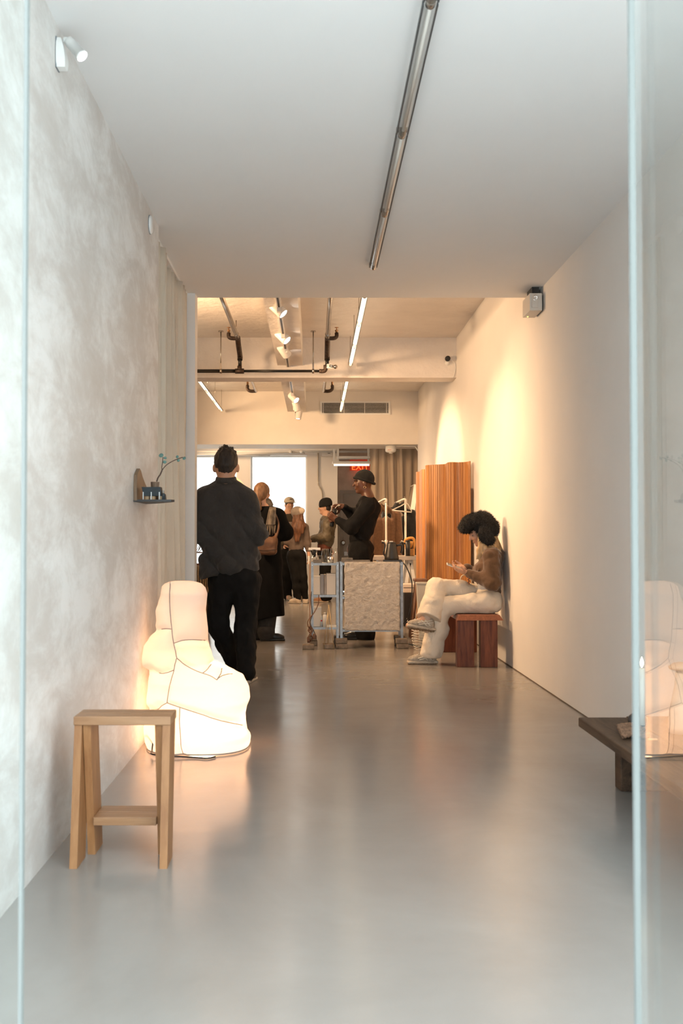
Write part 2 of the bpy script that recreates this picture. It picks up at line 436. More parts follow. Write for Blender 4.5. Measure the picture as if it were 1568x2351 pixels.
struct('trim_1', MB().box((-4.2, YB1, 2.985), (XR, YB2, ZB)), ROUGHW, label='rough white concrete cross beam')
struct('trim_2', MB().box((-0.436, 8.0, 3.13), (-0.14, YB1, ZB)).box((-0.436, YB2, 3.13), (-0.14, YS1, ZB)), ROUGHW, label='rough white beam running lengthwise under the back ceiling')
struct('trim_3', MB().box((-4.2, YS1, 2.6), (3.7, YS2, ZB)), pm('bulkhead_paint', (0.82, 0.77, 0.70), 0.6, var=0.02), label='white bulkhead with the air vent')
struct('wall_back_right', MB().box((3.7, YS1, 0), (3.85, YD + .15, 3.6)).box((XR + .15, YS1 - .1, 0), (3.85, YS1, 3.6)), WHITE)
# window wall with two openings
wx = [(-3.3, -1.475), (-1.225, -0.142)]; wz = (0.5, 2.66)
mb = MB().box((-4.2, YW, 0), (0.44, YW + .18, wz[0])).box((-4.2, YW, wz[1]), (0.44, YW + .18, ZB))
mb.box((-4.2, YW, wz[0]), (wx[0][0], YW + .18, wz[1])).box((wx[0][1], YW, wz[0]), (wx[1][0], YW + .18, wz[1])).box((wx[1][1], YW, wz[0]), (0.44, YW + .18, wz[1]))
struct('wall_back', mb, WHITE)
struct('wall_back_return', MB().box((0.29, YW + .18, 0), (0.44, YD, ZB)), WHITE)
struct('wall_door', MB().box((0.29, YD, 0), (0.51, YD + .15, ZB)).box((0.51, YD, 2.03), (1.42, YD + .15, ZB)).box((1.42, YD, 0), (3.7, YD + .15, ZB)),
       pm('beige_block', (0.72, 0.64, 0.56), 0.8, bs=0.2, bscale=14))
for i, (a, b) in enumerate(wx):
    e = bpy.data.objects.new('window_%d' % (i + 1), None); COL.objects.link(e); e.location = ((a + b) / 2, YW + .1, wz[0]); e['kind'] = 'structure'
    e['label'] = ['bright frosted window behind the grey jacket', 'bright frosted window beside the cap'][i]
    obj('pane', MB().box((a + .02, YW + .12, wz[0] + .02), (b - .02, YW + .13, wz[1] - .02)), FROST, e)
    f = MB()
    for lo, hi in (((a, YW + .1, wz[0]), (b, YW + .15, wz[0] + .03)), ((a, YW + .1, wz[1] - .03), (b, YW + .15, wz[1])),
                   ((a, YW + .1, wz[0] + .03), (a + .03, YW + .15, wz[1] - .03)), ((b - .03, YW + .1, wz[0] + .03), (b, YW + .15, wz[1] - .03))): f.box(lo, hi)
    obj('window_frame', f, WPLASTIC, e)
# dark joint at the foot of the right wall
struct('baseboard_right', MB().box((XR - .004, 3, 0), (XR, 16.9, 0.007)), pm('joint_dark_brown', (0.14, 0.105, 0.08), 0.9))
# metal back door
d = bpy.data.objects.new('door_1', None); COL.objects.link(d); d.location = (0.96, YD, 0); d['kind'] = 'structure'; d['label'] = 'grey metal exit door in the back wall'
DOORG = pm('grey_door_paint', (0.50, 0.46, 0.42), 0.5, var=0.06)
obj('door_leaf', MB().bbox((0.575, YD - .01, 0.01), (1.36, YD + .04, 1.97), 0.006), DOORG, d)
f = MB().box((0.51, YD - .03, 0), (0.575, YD + .1, 2.035)).box((1.36, YD - .03, 0), (1.42, YD + .1, 2.035)).box((0.575, YD - .03, 1.97), (1.36, YD + .1, 2.035))
obj('door_frame', f, pm('door_frame_grey', (0.46, 0.42, 0.38), 0.45, var=0.05), d)
kn = P(788, 1246, YD - .05)
obj('knob', MB().lathe((kn.x, YD - .01, kn.z), [(0.045, 0), (0.045, .01), (0.02, .014), (0.02, .05), (0.045, .06), (0.05, .085), (0.03, .1)], 18, (0, -1, 0)), STEEL, d)
obj('kick_plate', MB().box((0.60, YD - .014, 0.72), (0.82, YD - .01, 0.80)), STEEL, d)

# ------------------------------------------------------------------ glass shop front
# fixed side light at the left, its free edge finished with a clear seal
g = bpy.data.objects.new('window_3', None); COL.objects.link(g); g.location = (-0.7, YF, 0); g['kind'] = 'structure'; g['label'] = 'clear glass side panel at the left of the entrance'
def shear_x(mb, x0, lean):
    mb.v = [(v[0], v[1], v[2]) for v in mb.v]; return mb
xg = P(58, 1230, YF).x
obj('pane', MB().box((-2.2, YF - .006, 0.005), (xg - .006, YF + .006, 3.4)), PANE, g)
obj('edge_seal', MB().box((xg - .006, YF - .006, 0.005), (xg, YF + .008, 3.4)), EDGE, g)
# open door leaf at the right, standing along the passage
xd = 0.563
g = bpy.data.objects.new('door_2', None); COL.objects.link(g); g.location = (xd, 1.4, 0); g['kind'] = 'structure'; g['label'] = 'frameless glass door leaf standing open at the right'
yd = xd * F / (1464 - CX)
obj('pane', MB().box((xd, 0.85, 0.005), (xd + .012, yd - .0, 3.4)), GLASS, g)
obj('edge_seal', MB().box((xd - .0095, yd - .004, 0.005), (xd - .0005, yd + .008, 3.4)), EDGE, g)

# ------------------------------------------------------------------ curtains
def curtain_sheet(a, b, z0, z1, waves, amp, seed, n=220, rows=26, nrm=(1, 0, 0)):
    rnd = random.Random(seed); a, b, nr = Vector(a), Vector(b), Vector(nrm)
    ph = [rnd.uniform(-.6, .6) for _ in range(60)]; am = [rnd.uniform(.5, 1.15) for _ in range(60)]
    grid = []
    for i in range(rows):
        t = i / (rows - 1); row = []
        for j in range(n):
            u = j / (n - 1); q = u * waves; k = int(q)
            sway = 0.25 * math.sin(3.1 * t + ph[k] * 4)
            wv = math.sin(2 * math.pi * (q + 0.09 * math.sin(5 * t + k)) + ph[k] * 0.0 + sway) * am[k] * (0.55 + 0.45 * t)
            row.append(a.lerp(b, u) + nr * (amp * wv + amp * .35 * math.sin(9.7 * u + 2 * t)) + V(0, 0, z1 + (z0 - z1) * t))
        grid.append(row)
    return grid
CURT = pm('linen_curtain', (0.66, 0.57, 0.455), 0.9, var=0.06, vs=3, bs=0.25, bscale=220, sheen=0.2)
c = thing('curtain', 'cream floor-length curtain hanging beside the plaster wall', 'curtain', (-0.97, 7.0, 0))
obj('fabric', MB().sheet(curtain_sheet((-0.985, 6.25, 0), (-0.975, 7.84, 0), 0.015, 2.925, 13, 0.055, 3), 0.003, (-1, 0, 0)), CURT, c)
obj('curtain_track', MB().box((-1.0, 6.2, 2.925), (-0.96, 7.85, 2.95)), WPLASTIC, c)
CURT2 = pm('brown_linen', (0.52, 0.42, 0.32), 0.9, var=0.08, vs=2, bs=0.25, bscale=200, sheen=0.2)
c = thing('curtain', 'tan pleated curtain beside the exit door', 'curtain', (1.5, 18.4, 0))
obj('fabric', MB().sheet(curtain_sheet((0.98, 18.4, 0), (2.3, 18.3, 0), 0.02, 2.76, 9, 0.05, 11, nrm=(0, 1, 0)), 0.004, (0, 1, 0)), CURT2, c)
obj('curtain_track', MB().tube([(0.9, 18.4, 2.78), (2.35, 18.3, 2.78)], 0.015), STEEL, c)
obj('track_support', MB().box((1.2, 18.34, 2.79), (1.23, 18.4, ZB)), WPLASTIC, c); obj('track_support', MB().box((2.0, 18.3, 2.79), (2.03, 18.35, ZB)), WPLASTIC, c)

# ------------------------------------------------------------------ pipes under the back ceiling
zp = 3.31
p = thing('sprinkler_pipe', 'black and steel sprinkler piping hung in front of the cross beam', 'pipe', (-0.5, 11.9, ZB))
zm = P(600, 852, 11.9).z
xr_ = P(745, 852, 11.9).x; xl_ = P(550, 852, 11.9).x
obj('main_pipe', MB().tube([(-4.2, 11.9, zm), (xl_, 11.9, zm)], 0.021, 14), BLACKM, p)
obj('branch_pipe', MB().tube([(xl_, 11.9, zm), (xr_, 11.9, zm)], 0.015, 14), BLACKM, p)
obj('tee_fitting', MB().tube([(xl_ - .05, 11.9, zm), (xl_ + .05, 11.9, zm)], 0.030, 14).tube([(xl_, 11.9, zm - .01), (xl_, 11.9, zm + .06)], 0.026, 12), IRON, p)
obj('elbow_fitting', MB().tube(spline([(xr_ - .06, 11.9, zm), (xr_ - .01, 11.9, zm), (xr_ + .012, 11.9, zm + .02), (xr_ + .012, 11.9, zm + .07)], 10), 0.024, 12), IRON, p)
for px in (507, 719):
    q = P(px, 852, 11.9)
    h_ = obj('pipe_hanger', MB().tube([(q.x, 11.9, zm + .02), (q.x, 11.9, ZB)], 0.006, 8), STEEL, p)
    obj('clamp', MB().tube([(q.x - .012, 11.9, zm), (q.x + .012, 11.9, zm)], 0.027, 12).box((q.x - .01, 11.885, zm + .02), (q.x + .01, 11.915, zm + .09)), STEEL, h_)
    obj('ceiling_flange', MB().lathe((q.x, 11.9, ZB - .012), [(0.03, 0), (0.03, .012)], 14), STEEL, h_)
def riser(x, y0, top_y, side, drop):
    t = p
    obj('pipe', MB().tube([(x, y0, zp), (x, top_y, zp)], 0.024, 14), STEEL, t)
    obj('elbow_fitting', MB().tube(spline([(x, top_y - .05, zp), (x, top_y + .02, zp), (x, top_y + .1, zp - .05), (x, 11.9, zp - .13), (x, 11.9, zp - .18)], 14), 0.03, 12), IRON, t)
    if drop: obj('drop_pipe', MB().tube([(x, 11.9, zp - .15), (x, 11.9, zm + .05)], 0.021, 12), BLACKM, t)
    hd = obj('head_elbow', MB().tube(spline([(x, top_y, zp), (x + side * .07, top_y, zp), (x + side * .1, top_y, zp + .02), (x + side * .1, top_y, zp + .06)], 10), 0.022, 10), IRON, t)
    obj('sprinkler_head', MB().lathe((x + side * .1, top_y, zp + .055), [(0.014, 0), (0.014, .025), (0.02, .03), (0.02, .035), (0.006, .04), (0.006, .06), (0.022, .062), (0.022, .066)], 12), pm('brass', (0.45, 0.25, 0.13), 0.35, 0.9), hd)
    obj('pipe_strap', MB().tube([(x, top_y - .25, zp - .002), (x, top_y - .235, zp - .002)], 0.03, 12).tube([(x, top_y - .24, zp + .02), (x, top_y - .24, ZB)], 0.006, 6), STEEL, t)
riser(P(545, 775, 11.5).x, 8.01, 11.55, -1, True)
riser(P(752, 775, 11.5).x, 8.01, 11.55, 1, True)
for px, lab, side in ((588, 'short sprinkler stub with elbow behind the beam, left one', -1), (743, 'short sprinkler stub with elbow above the air vent', 1)):
    a = P(px, 893, 14.6)
    t = thing('sprinkler_stub', lab, 'pipe', (a.x, 14.3, ZB))
    obj('pipe', MB().tube([(a.x - .03 * side * -1, YB2, a.z + .06), (a.x, 14.6, a.z - .03)], 0.022, 12), STEEL, t)
    hd = obj('head_elbow', MB().tube(spline([(a.x, 14.6, a.z - .03), (a.x + side * .08, 14.6, a.z - .03), (a.x + side * .12, 14.6, a.z), (a.x + side * .12, 14.6, a.z + .05)], 10), 0.024, 10), IRON, t)
    obj('sprinkler_head', MB().lathe((a.x + side * .12, 14.6, a.z + .05), [(0.015, 0), (0.015, .05), (0.022, .055), (0.022, .06)], 12), MATS['brass'], hd)
    obj('pipe_hanger', MB().tube([(a.x, 13.6, a.z), (a.x, 13.6, ZB)], 0.006, 6), STEEL, t)
q = P(760, 840, 11.85)
t = thing('pipe_bracket', 'small perforated bracket with valve at the right end of the black pipe', 'bracket', (q.x, 11.9, q.z))
obj('plate', MB().box((q.x - .05, 11.86, q.z - .025), (q.x + .01, 11.872, q.z + .025)), WPLASTIC, t)
obj('valve', MB().tube([(q.x - .02, 11.85, q.z), (q.x + .06, 11.85, q.z - .01)], 0.014, 10).ball((q.x + .05, 11.85, q.z - .01), 0.024, 12, 8), STEEL, t)

# ------------------------------------------------------------------ track lights on the lengthwise beam
SPOTW = pm('spot_white', (0.78, 0.74, 0.70), 0.4, var=0.02)
SPOTE = emit('spot_glow', (1.0, 0.9, 0.78), 60.0)
zt = 3.13
for (y0, y1, lab) in ((8.0, YB1, 'white light track under the nearer beam stretch'), (YB2, YS1, 'white light track under the beam behind the cross beam')):
    t = thing('light_track', lab, 'track', (-0.31, y0, zt))
    obj('rail', MB().box((-0.33, y0, zt - .02), (-0.29, y1, zt)), SPOTW, t)
    obj('slot', MB().box((-0.318, y0 + .01, zt - .0215), (-0.302, y1 - .01, zt - .019)), BLACKP, t)
def track_head(px, py, Y, aim, lab, power, lit=True, size=1.0, blend=0.5, angle=70):
    c = P(px, py, Y); ax = (Vector(aim) - c).normalized()
    t = thing('track_spotlight', lab, 'spotlight', (-0.31, Y, zt - .02), 'track spotlights')
    obj('adapter', MB().box((-0.328, Y - .09, zt - .055), (-0.292, Y + .09, zt - .02)).tube([(-0.31, Y, zt - .05), (-0.31, Y, c.z + .02), (c.x, Y, c.z)], 0.008, 8), SPOTW, t)
    r = 0.05 * size; L = 0.15 * size
    hd = obj('lamp_head', MB().lathe(c - ax * L, [(0.01, 0), (r * .9, .0), (r, .01), (r, L - .01), (r * .93, L), (r * .85, L - .02), (.001, L - .022)], 20, ax, cap=False), SPOTW, t)
    obj('lens', MB().lathe(c - ax * .014, [(r * .8, 0), (r * .8, .004)], 20, ax), SPOTE if lit else BLACKP, hd)
    if lit: lamp('SPOT', 'spot_light', c + ax * .01, power, WARM, t, aim, spot_size=math.radians(angle), spot_blend=blend, shadow_soft_size=0.035)
track_head(652, 722, 9.15, (XR, 8.5, 1.1), 'lit track spotlight nearest the low ceiling', SPOT_W * 0.40, angle=88, blend=.9)
track_head(660, 783, 10.35, (XR, 9.35, 1.0), 'second lit track spotlight from the front', SPOT_W * 0.39, angle=72, blend=.6)
track_head(660, 817, 11.2, (1.5, 13.6, 0.8), 'white track spotlight turned away, just before the cross beam', SPOT_W * 0.8, angle=76, blend=.6)
track_head(681, 920, 14.6, (XR, 12.9, 0.9), 'lit track spotlight behind the cross beam', SPOT_W * 1.0, angle=78)
track_head(684, 944, 15.4, (0.7, 16.0, 0.0), 'white track spotlight turned to the bulkhead', SPOT_W * 0.8, angle=120, blend=1.0)
track_head(684, 962, 16.3, (-0.8, 16.2, 0.0), 'last white track spotlight under the beam end', SPOT_W * 0.4, angle=60, blend=1.0)

t = thing('light_track', 'white unseen light track added over the left side of the back room', 'track', (-2.6, 9, ZB))  # out-of-view track, added to carry extra warm light for the back room
obj('rail', MB().box((-2.62, 8.2, ZB - .02), (-2.58, YB1, ZB)), SPOTW, t); obj('rail', MB().box((-2.62, YB2, ZB - .02), (-2.58, YS1, ZB)), SPOTW, t); obj('rail', MB().box((-2.62, YS2, ZB - .02), (-2.58, YW, ZB)), SPOTW, t)
def fill_head(Y, z, aim, lab, power, angle, blend=1.0):  # unseen head added to brighten the right wall, bulkhead and window wall
    c = V(-2.6, Y, z); ax = (Vector(aim) - c).normalized()
    t = thing('track_spotlight', lab, 'spotlight', (-2.6, Y, ZB - .02), 'track spotlights')
    obj('adapter', MB().box((-2.618, Y - .06, ZB - .055), (-2.582, Y + .06, ZB - .0205)).tube([(-2.6, Y, ZB - .055), c], 0.008, 8), SPOTW, t)
    hd = obj('lamp_head', MB().lathe(c - ax * .15, [(0.01, 0), (.045, .0), (.05, .01), (.05, .14), (.047, .15), (.042, .13), (.001, .128)], 20, ax, cap=False), SPOTW, t)
    obj('lens', MB().lathe(c - ax * .014, [(.04, 0), (.04, .004)], 20, ax), SPOTE, hd)
    lamp('SPOT', 'spot_light', c + ax * .01, power, WARM, t, aim, spot_size=math.radians(angle), spot_blend=blend, shadow_soft_size=0.22)
fill_head(9.6, 2.75, (XR, 10.6, 2.35), 'added unseen spotlight of the left track behind the partition', SPOT_W * 1.9, 110)
fill_head(13.6, 2.9, (0.9, 16.9, 2.5), 'added unseen spotlight of the left track aimed at the air vent', SPOT_W * 1.5, 75)
fill_head(18.3, 2.8, (0.4, 20.2, 1.6), 'added unseen spotlight of the left track behind the bulkhead', SPOT_W * 0.5, 110)
# ------------------------------------------------------------------ linear tube lights
TUBEG = glassmat('acrylic_tube', (0.985, 0.985, 0.98), 1.25, 0.05)
TUBEI = pm('tube_insert', (0.80, 0.76, 0.70), 0.35, var=0.02)
TUBEL = emit('tube_glow', (1.0, 0.80, 0.55), TUBE_E)
def tube_light(x, z, y0, y1, lab, seg, lit, hang):
    t = thing('tube_light', lab, 'light', (x, (y0 + y1) / 2, z), 'linear tube lights')
    n = max(1, round((y1 - y0) / seg)); L = (y1 - y0) / n
    for i in range(n):
        a, b = y0 + i * L, y0 + (i + 1) * L
        sh = obj('tube', MB().tube([(x, a + .015, z), (x, b - .015, z)], 0.023, 14, caps=False), TUBEG, t)
        obj('inner_rod', MB().tube([(x + .004, a + .01, z + .012), (x + .004, b - .01, z + .012)], 0.008, 8), TUBEL if lit else TUBEI, sh)
        for s in (-1, 1): obj('side_rail', MB().box((x + s * .025 - .0022, a + .01, z - .006), (x + s * .025 + .0022, b - .01, z + .012)), pm('dark_rail', (0.05, 0.055, 0.06), 0.4), sh)
    for i in range(n + 1):
        a = y0 + i * L
        k = obj('connector', MB().tube([(x, a - .018, z), (x, a + .018, z)], 0.017, 12).box((x - .026, a - .012, z + .012), (x + .026, a + .012, z + .028)), STEEL, t)
        if hang: obj('hanging_wire', MB().tube([(x, a, z + .02), (x, a, hang)], 0.003, 6), STEEL, k)
tube_light(0.393, ZC - .028, 2.33, 6.98, 'long clear tube light under the low front ceiling', 1.165, False, None)
tube_light(0.42, 3.12, 8.7, 12.2, 'lit tube light hanging right of the lengthwise beam', 1.17, True, ZB)
tube_light(0.42, 3.12, 13.2, 16.7, 'lit tube light hanging in front of the air vent', 1.17, True, ZB)
tube_light(-1.49, 3.12, 8.9, 12.2, 'added unseen tube light left of the sprinkler pipes behind the partition', 1.17, True, ZB)  # hidden by the partition, added as warm fill for the back room
tube_light(-1.49, 3.12, 17.85, 19.8, 'added unseen tube light behind the bulkhead near the windows', 1.0, True, ZB)  # hidden by the bulkhead, added to warm the window wall
tube_light(-1.49, 3.12, 13.4, 17.0 - .3, 'lit tube light hanging at the far left', 1.17, True, ZB)

# ------------------------------------------------------------------ air vent
a, b = P(735, 952, YS1), P(896, 922, YS1)
t = thing('air_vent', 'long white air vent with dark slots in the bulkhead', 'vent', ((a.x + b.x) / 2, YS1, a.z))
f = MB()
for lo, hi in (((a.x, YS1 - .02, a.z), (b.x, YS1, a.z + .022)), ((a.x, YS1 - .02, b.z - .022), (b.x, YS1, b.z)), ((a.x, YS1 - .02, a.z + .022), (a.x + .03, YS1, b.z - .022)), ((b.x - .03, YS1 - .02, a.z + .022), (b.x, YS1, b.z - .022))): f.box(lo, hi)
obj('frame', f, WPLASTIC, t)
obj('backing', MB().box((a.x + .02, YS1 - .003, a.z + .015), (b.x - .02, YS1 - .001, b.z - .015)), pm('vent_dark', (0.03, 0.028, 0.025), 0.8), t)
sl = MB().box((a.x + .03, -.012, -.0012), (b.x - .03, 0, .0012), Matrix.Rotation(.25, 4, 'X')).mesh('slat')
for i in range(13):
    s = link('slat', sl, WPLASTIC, t); s.location = Vector(s.location) + V(0, YS1 - .004, a.z + .032 + i * (b.z - a.z - .06) / 12)
for fx in (.045, .34, .635, .945):
    x = a.x + fx * (b.x - a.x); obj('divider', MB().box((x - .004, YS1 - .017, a.z + .02), (x + .004, YS1 - .012, b.z - .02)), WPLASTIC, t)

# ------------------------------------------------------------------ little fittings on walls and ceiling
t = thing('emergency_light', 'white boxy emergency light in the corner of the low ceiling', 'light', (1.62, 7.7, 2.77))
obj('housing', MB().bbox((1.572, 7.6, 2.765), (1.664, 7.86, 2.893), 0.004), pm('grey_white_plastic', (0.62, 0.58, 0.53), 0.45, var=0.03), t)
obj('cover', MB().bbox((1.586, 7.592, 2.785), (1.634, 7.601, 2.872), 0.004), MATS['grey_white_plastic'], t)
ln = obj('lens', MB().lathe((1.611, 7.6, 2.855), [(0.02, 0), (0.02, .012), (0.014, .013), (0.013, .009), (0.004, .005)], 18, (0, -1, 0)), CHROME, t)
obj('indicator', MB().ball((1.60, 7.81, 2.764), 0.006, 10, 6), emit('indicator_glow', (0.9, 0.85, 0.2), 2.0), t)
obj('mounting_plate', MB().box((1.664, 7.64, 2.775), (XR, 7.84, 2.885)).box((1.60, 7.65, 2.893), (1.65, 7.83, ZC)), BLACKP, t)
q = P(1028, 823, YB1 - .05)
t = thing('security_camera', 'small black camera on the cross beam at the right', 'camera', (q.x, YB1, q.z))
obj('base', MB().lathe((q.x, YB1, q.z - .045), [(0.03, 0), (0.03, .015), (0.012, .02), (0.012, .035)], 14, (0, -1, 0)), WPLASTIC, t)
obj('lens', MB().lathe((q.x, YB1 - .02, q.z), [(0.03, 0), (0.032, .02), (0.03, .045), (0.02, .05)], 18, (0, -1, 0)), BLACKP, t)
obj('cable', MB().tube(spline([(q.x + .03, YB1 - .02, q.z), (q.x + .08, YB1 - .008, q.z - .04), (q.x + .095, YB1 - .006, q.z - .12), (q.x + .07, YB1 - .006, q.z - .22)], 16), 0.004, 6), WPLASTIC, t)
q = P(341, 516, 5.8)
t = thing('wall_sensor', 'small round white disc high on the plaster wall', 'sensor', (XL, 5.8, q.z))
obj('disc', MB().lathe((XL, 5.8, q.z), [(0.05, 0), (0.05, .008), (0.044, .014), (0.0, .016)], 28, (1, 0, 0), cap=False), WPLASTIC, t)
obj('base_plate', MB().lathe((XL, 5.8, q.z), [(0.053, 0), (0.053, .004)], 28, (1, 0, 0)), pm('grey_plate', (0.25, 0.27, 0.28), 0.5), t)
# wall spotlight upper left
t = thing('wall_spotlight', 'white wall spotlight high on the plaster wall', 'spotlight', (XL, 3.7, 2.8))
prof = [(-0.04 + .08 * i / 12, 0.052 * math.sqrt(max(0, 1 - ((i - 6) / 6.5) ** 2))) for i in range(13)]
z0, z1 = P(118, 147, 3.66).z, P(118, 79, 3.66).z
m_ = MB(); nn = 10
for i in range(nn):
    u0 = i / nn; u1 = (i + 1) / nn
    d0 = 0.018 + 0.017 * math.sin(math.pi * (.35 + .65 * u0)); d1 = 0.018 + 0.017 * math.sin(math.pi * (.35 + .65 * u1))
    za, zb_ = z0 + (z1 - z0) * u0, z0 + (z1 - z0) * u1
    wd0 = .03 * math.sqrt(1 - (2 * u0 - 1) ** 2 * .6); wd1 = .03 * math.sqrt(1 - (2 * u1 - 1) ** 2 * .6)
    m_.hexa([(XL + .003, 3.7 - wd0, za), (XL + d0, 3.7 - wd0, za), (XL + d0, 3.7 + wd0, za), (XL + .003, 3.7 + wd0, za)], [(XL + .003, 3.7 - wd1, zb_), (XL + d1, 3.7 - wd1, zb_), (XL + d1, 3.7 + wd1, zb_), (XL + .003, 3.7 + wd1, zb_)])
obj('wall_plate', m_, WPLASTIC, t)
obj('plate_backing', MB().box((XL, 3.676, z0 - .002), (XL + .004, 3.724, z1 + .002)), pm('grey_plate2', (0.2, 0.22, 0.24), 0.5), t)  # dark grey sheet between the wall plate and the plaster
a, b = P(156, 92, 3.70), P(186, 126, 3.69)
ax = (b - a).normalized()
obj('joint', MB().tube([(XL + .03, 3.7, a.z + .0), (a.x, 3.7, a.z)], 0.007, 10).ball((a.x - .008, 3.7, a.z), 0.011, 10, 8), WPLASTIC, t)
hd = obj('lamp_head', MB().lathe(a, [(0.012, 0), (0.0175, .002), (0.0175, .012), (0.019, .014), (0.019, (b - a).length), (0.022, (b - a).length), (0.022, (b - a).length + .008)], 22, ax), WPLASTIC, t)
obj('lens', MB().lathe(b + ax * .008, [(0.019, 0), (0.019, .002)], 22, ax), emit('cool_spot_glow', (1, 0.98, 0.95), 12.0), hd)
lamp('SPOT', 'wall_spot_light', b + ax * .014, 8.0, (1, .93, .85), t, b + ax + V(.2, .3, -.8), spot_size=1.4, spot_blend=.8, shadow_soft_size=.02)
# alarm under the bulkhead
a, b = P(884, 1043, 17.1), P(910, 1025, 17.1)
t = thing('fire_alarm', 'white fire alarm under the bulkhead with a cable to the wall', 'alarm', ((a.x + b.x) / 2, 17.1, 2.6))
xm = (a.x + b.x) / 2
obj('housing', MB().lathe((xm, 17.1, 2.6), [(0.085, 0), (0.085, .06), (0.09, .065), (0.085, .1), (0.06, .115), (0.03, .12), (0.03, .135)], 20, (0, 0, -1)), WPLASTIC, t)
for i in range(3): obj('red_mark', MB().box((xm - .05 + i * .02, 17.012, 2.515), (xm - .04 + i * .02, 17.02, 2.525)), pm('red_mark', (0.6, 0.03, 0.02), 0.5), t)
obj('cable', MB().tube(spline([(xm + .08, 17.1, 2.585), (xm + .2, 17.1, 2.59), (XR - .06, 17.1, 2.585), (XR - .02, 17.1, 2.57), (XR + .01, 17.0, 2.5)], 16), 0.009, 8), WPLASTIC, t)
# conduits on the back wall
t = thing('conduit', 'white conduit with a bend running down the back wall pier', 'conduit', (0.08, YW, 2.6))
pts = [P(px, py, YW - .02) for px, py in ((730, 1036), (730, 1050), (730.5, 1108), (733, 1117), (738, 1126), (740, 1140), (740, 1180))]
obj('pipe', MB().tube(spline(pts, 24), 0.014, 8), pm('conduit_grey', (0.5, 0.45, 0.38), 0.5), t)
for i in (2, 3):
    obj('clip', MB().box(pts[i] - V(.025, .01, .012), pts[i] + V(.025, .02, .012)), WPLASTIC, t)
t = thing('conduit', 'white pipes running along the top of the windows', 'conduit', (-1.4, YW - .2, 2.75))
for (x0, y0), (x1, y1), r in (((448, 1037), (850, 1037), .022), ((448, 1044), (700, 1039.5), .018), ((448, 1041), (620, 1046), .014)):
    obj('pipe', MB().tube([P(x0 - 60, y0, 19.7), P(x1, y1, 19.7)], r, 8), WPLASTIC, t)
for px in (667, 692):
    q = P(px, 1037, 19.68); obj('clip', MB().lathe(q + V(0, .02, 0), [(0.03, 0), (0.03, .05), (0.018, .06)], 10, (0, -1, 0)), WPLASTIC, t)
t = thing('junction_box', 'flat cream junction box high on the back wall pier', 'box', (0.26, YW, 2.5))
a, b = P(738, 1048, YW), P(764, 1032, YW)
obj('box_body', MB().bbox((a.x, YW - .06, a.z), (b.x, YW, b.z), .006), WHITE, t)
obj('slot', MB().box((a.x + .12, YW - .062, a.z + .05), (a.x + .17, YW - .059, a.z + .06)), BLACKP, t)
# hanging fluorescent fixture
t = thing('hanging_fixture', 'white hanging light fixture in front of the exit sign', 'light', (0.66, 19.3, 2.4))
a, b = P(763, 1068, 19.3), P(850, 1058, 19.3)
obj('batten', MB().bbox((a.x, 19.25, a.z + .02), (b.x, 19.36, b.z - .01), .008), WPLASTIC, t)
obj('lamp_tube', MB().tube([(a.x + .03, 19.3, a.z + .005), (b.x - .02, 19.3, a.z + .005)], 0.016, 12), emit('fluorescent', (1, .76, .48), 6.0), t)
for px in (767, 776, 846): q = P(px, 1055, 19.3); obj('support', MB().box((q.x - .018, 19.28, b.z - .02), (q.x + .018, 19.33, ZB)), WPLASTIC, t)
obj('upper_tray', MB().bbox((P(773, 1, 19.3).x, 19.22, P(1, 1054, 19.3).z), (b.x, 19.4, P(1, 1048, 19.3).z), .006), WPLASTIC, t)
# EXIT sign
a, b = P(803, 1080, YD - .04), P(850, 1062, YD - .04)
t = thing('exit_sign', 'glowing red exit sign above the back door', 'sign', ((a.x + b.x) / 2, YD, a.z))
obj('housing', MB().bbox((a.x, YD - .06, a.z), (b.x, YD, b.z + .06), .008), emit('exit_red', (0.7, 0.05, 0.02), 0.25), t)
cu = bpy.data.curves.new('exit_text', 'FONT'); cu.body = 'EXIT'; cu.align_x = 'CENTER'; cu.size = 0.17; cu.extrude = 0.004
tmp = bpy.data.objects.new('tmp', cu); COL.objects.link(tmp)
me = bpy.data.meshes.new_from_object(tmp.evaluated_get(bpy.context.evaluated_depsgraph_get()))
bpy.data.objects.remove(tmp)
me.transform(Matrix.Translation(V((a.x + b.x) / 2, YD - .066, a.z + .01)) @ Matrix.Rotation(math.pi / 2, 4, 'X') @ Matrix.Scale(1.0, 4))
link('lettering', me, emit('exit_letters', (1.0, 0.22, 0.04), 1.2), t)
lamp('POINT', 'exit_glow', ((a.x + b.x) / 2, YD - .12, a.z - .05), .3, (1, .12, .05), t, shadow_soft_size=.05)
# ================================================================== FURNITURE AND THINGS
OAK = wood('pale_oak', (0.235, 0.095, 0.033), (0.40, 0.195, 0.078), (9, 9, 1.0), 0.45, rnd=0.06)
OAKX = wood('pale_oak_across', (0.235, 0.108, 0.045), (0.37, 0.20, 0.10), (1.2, 10, 10), 0.4, rnd=0.06)
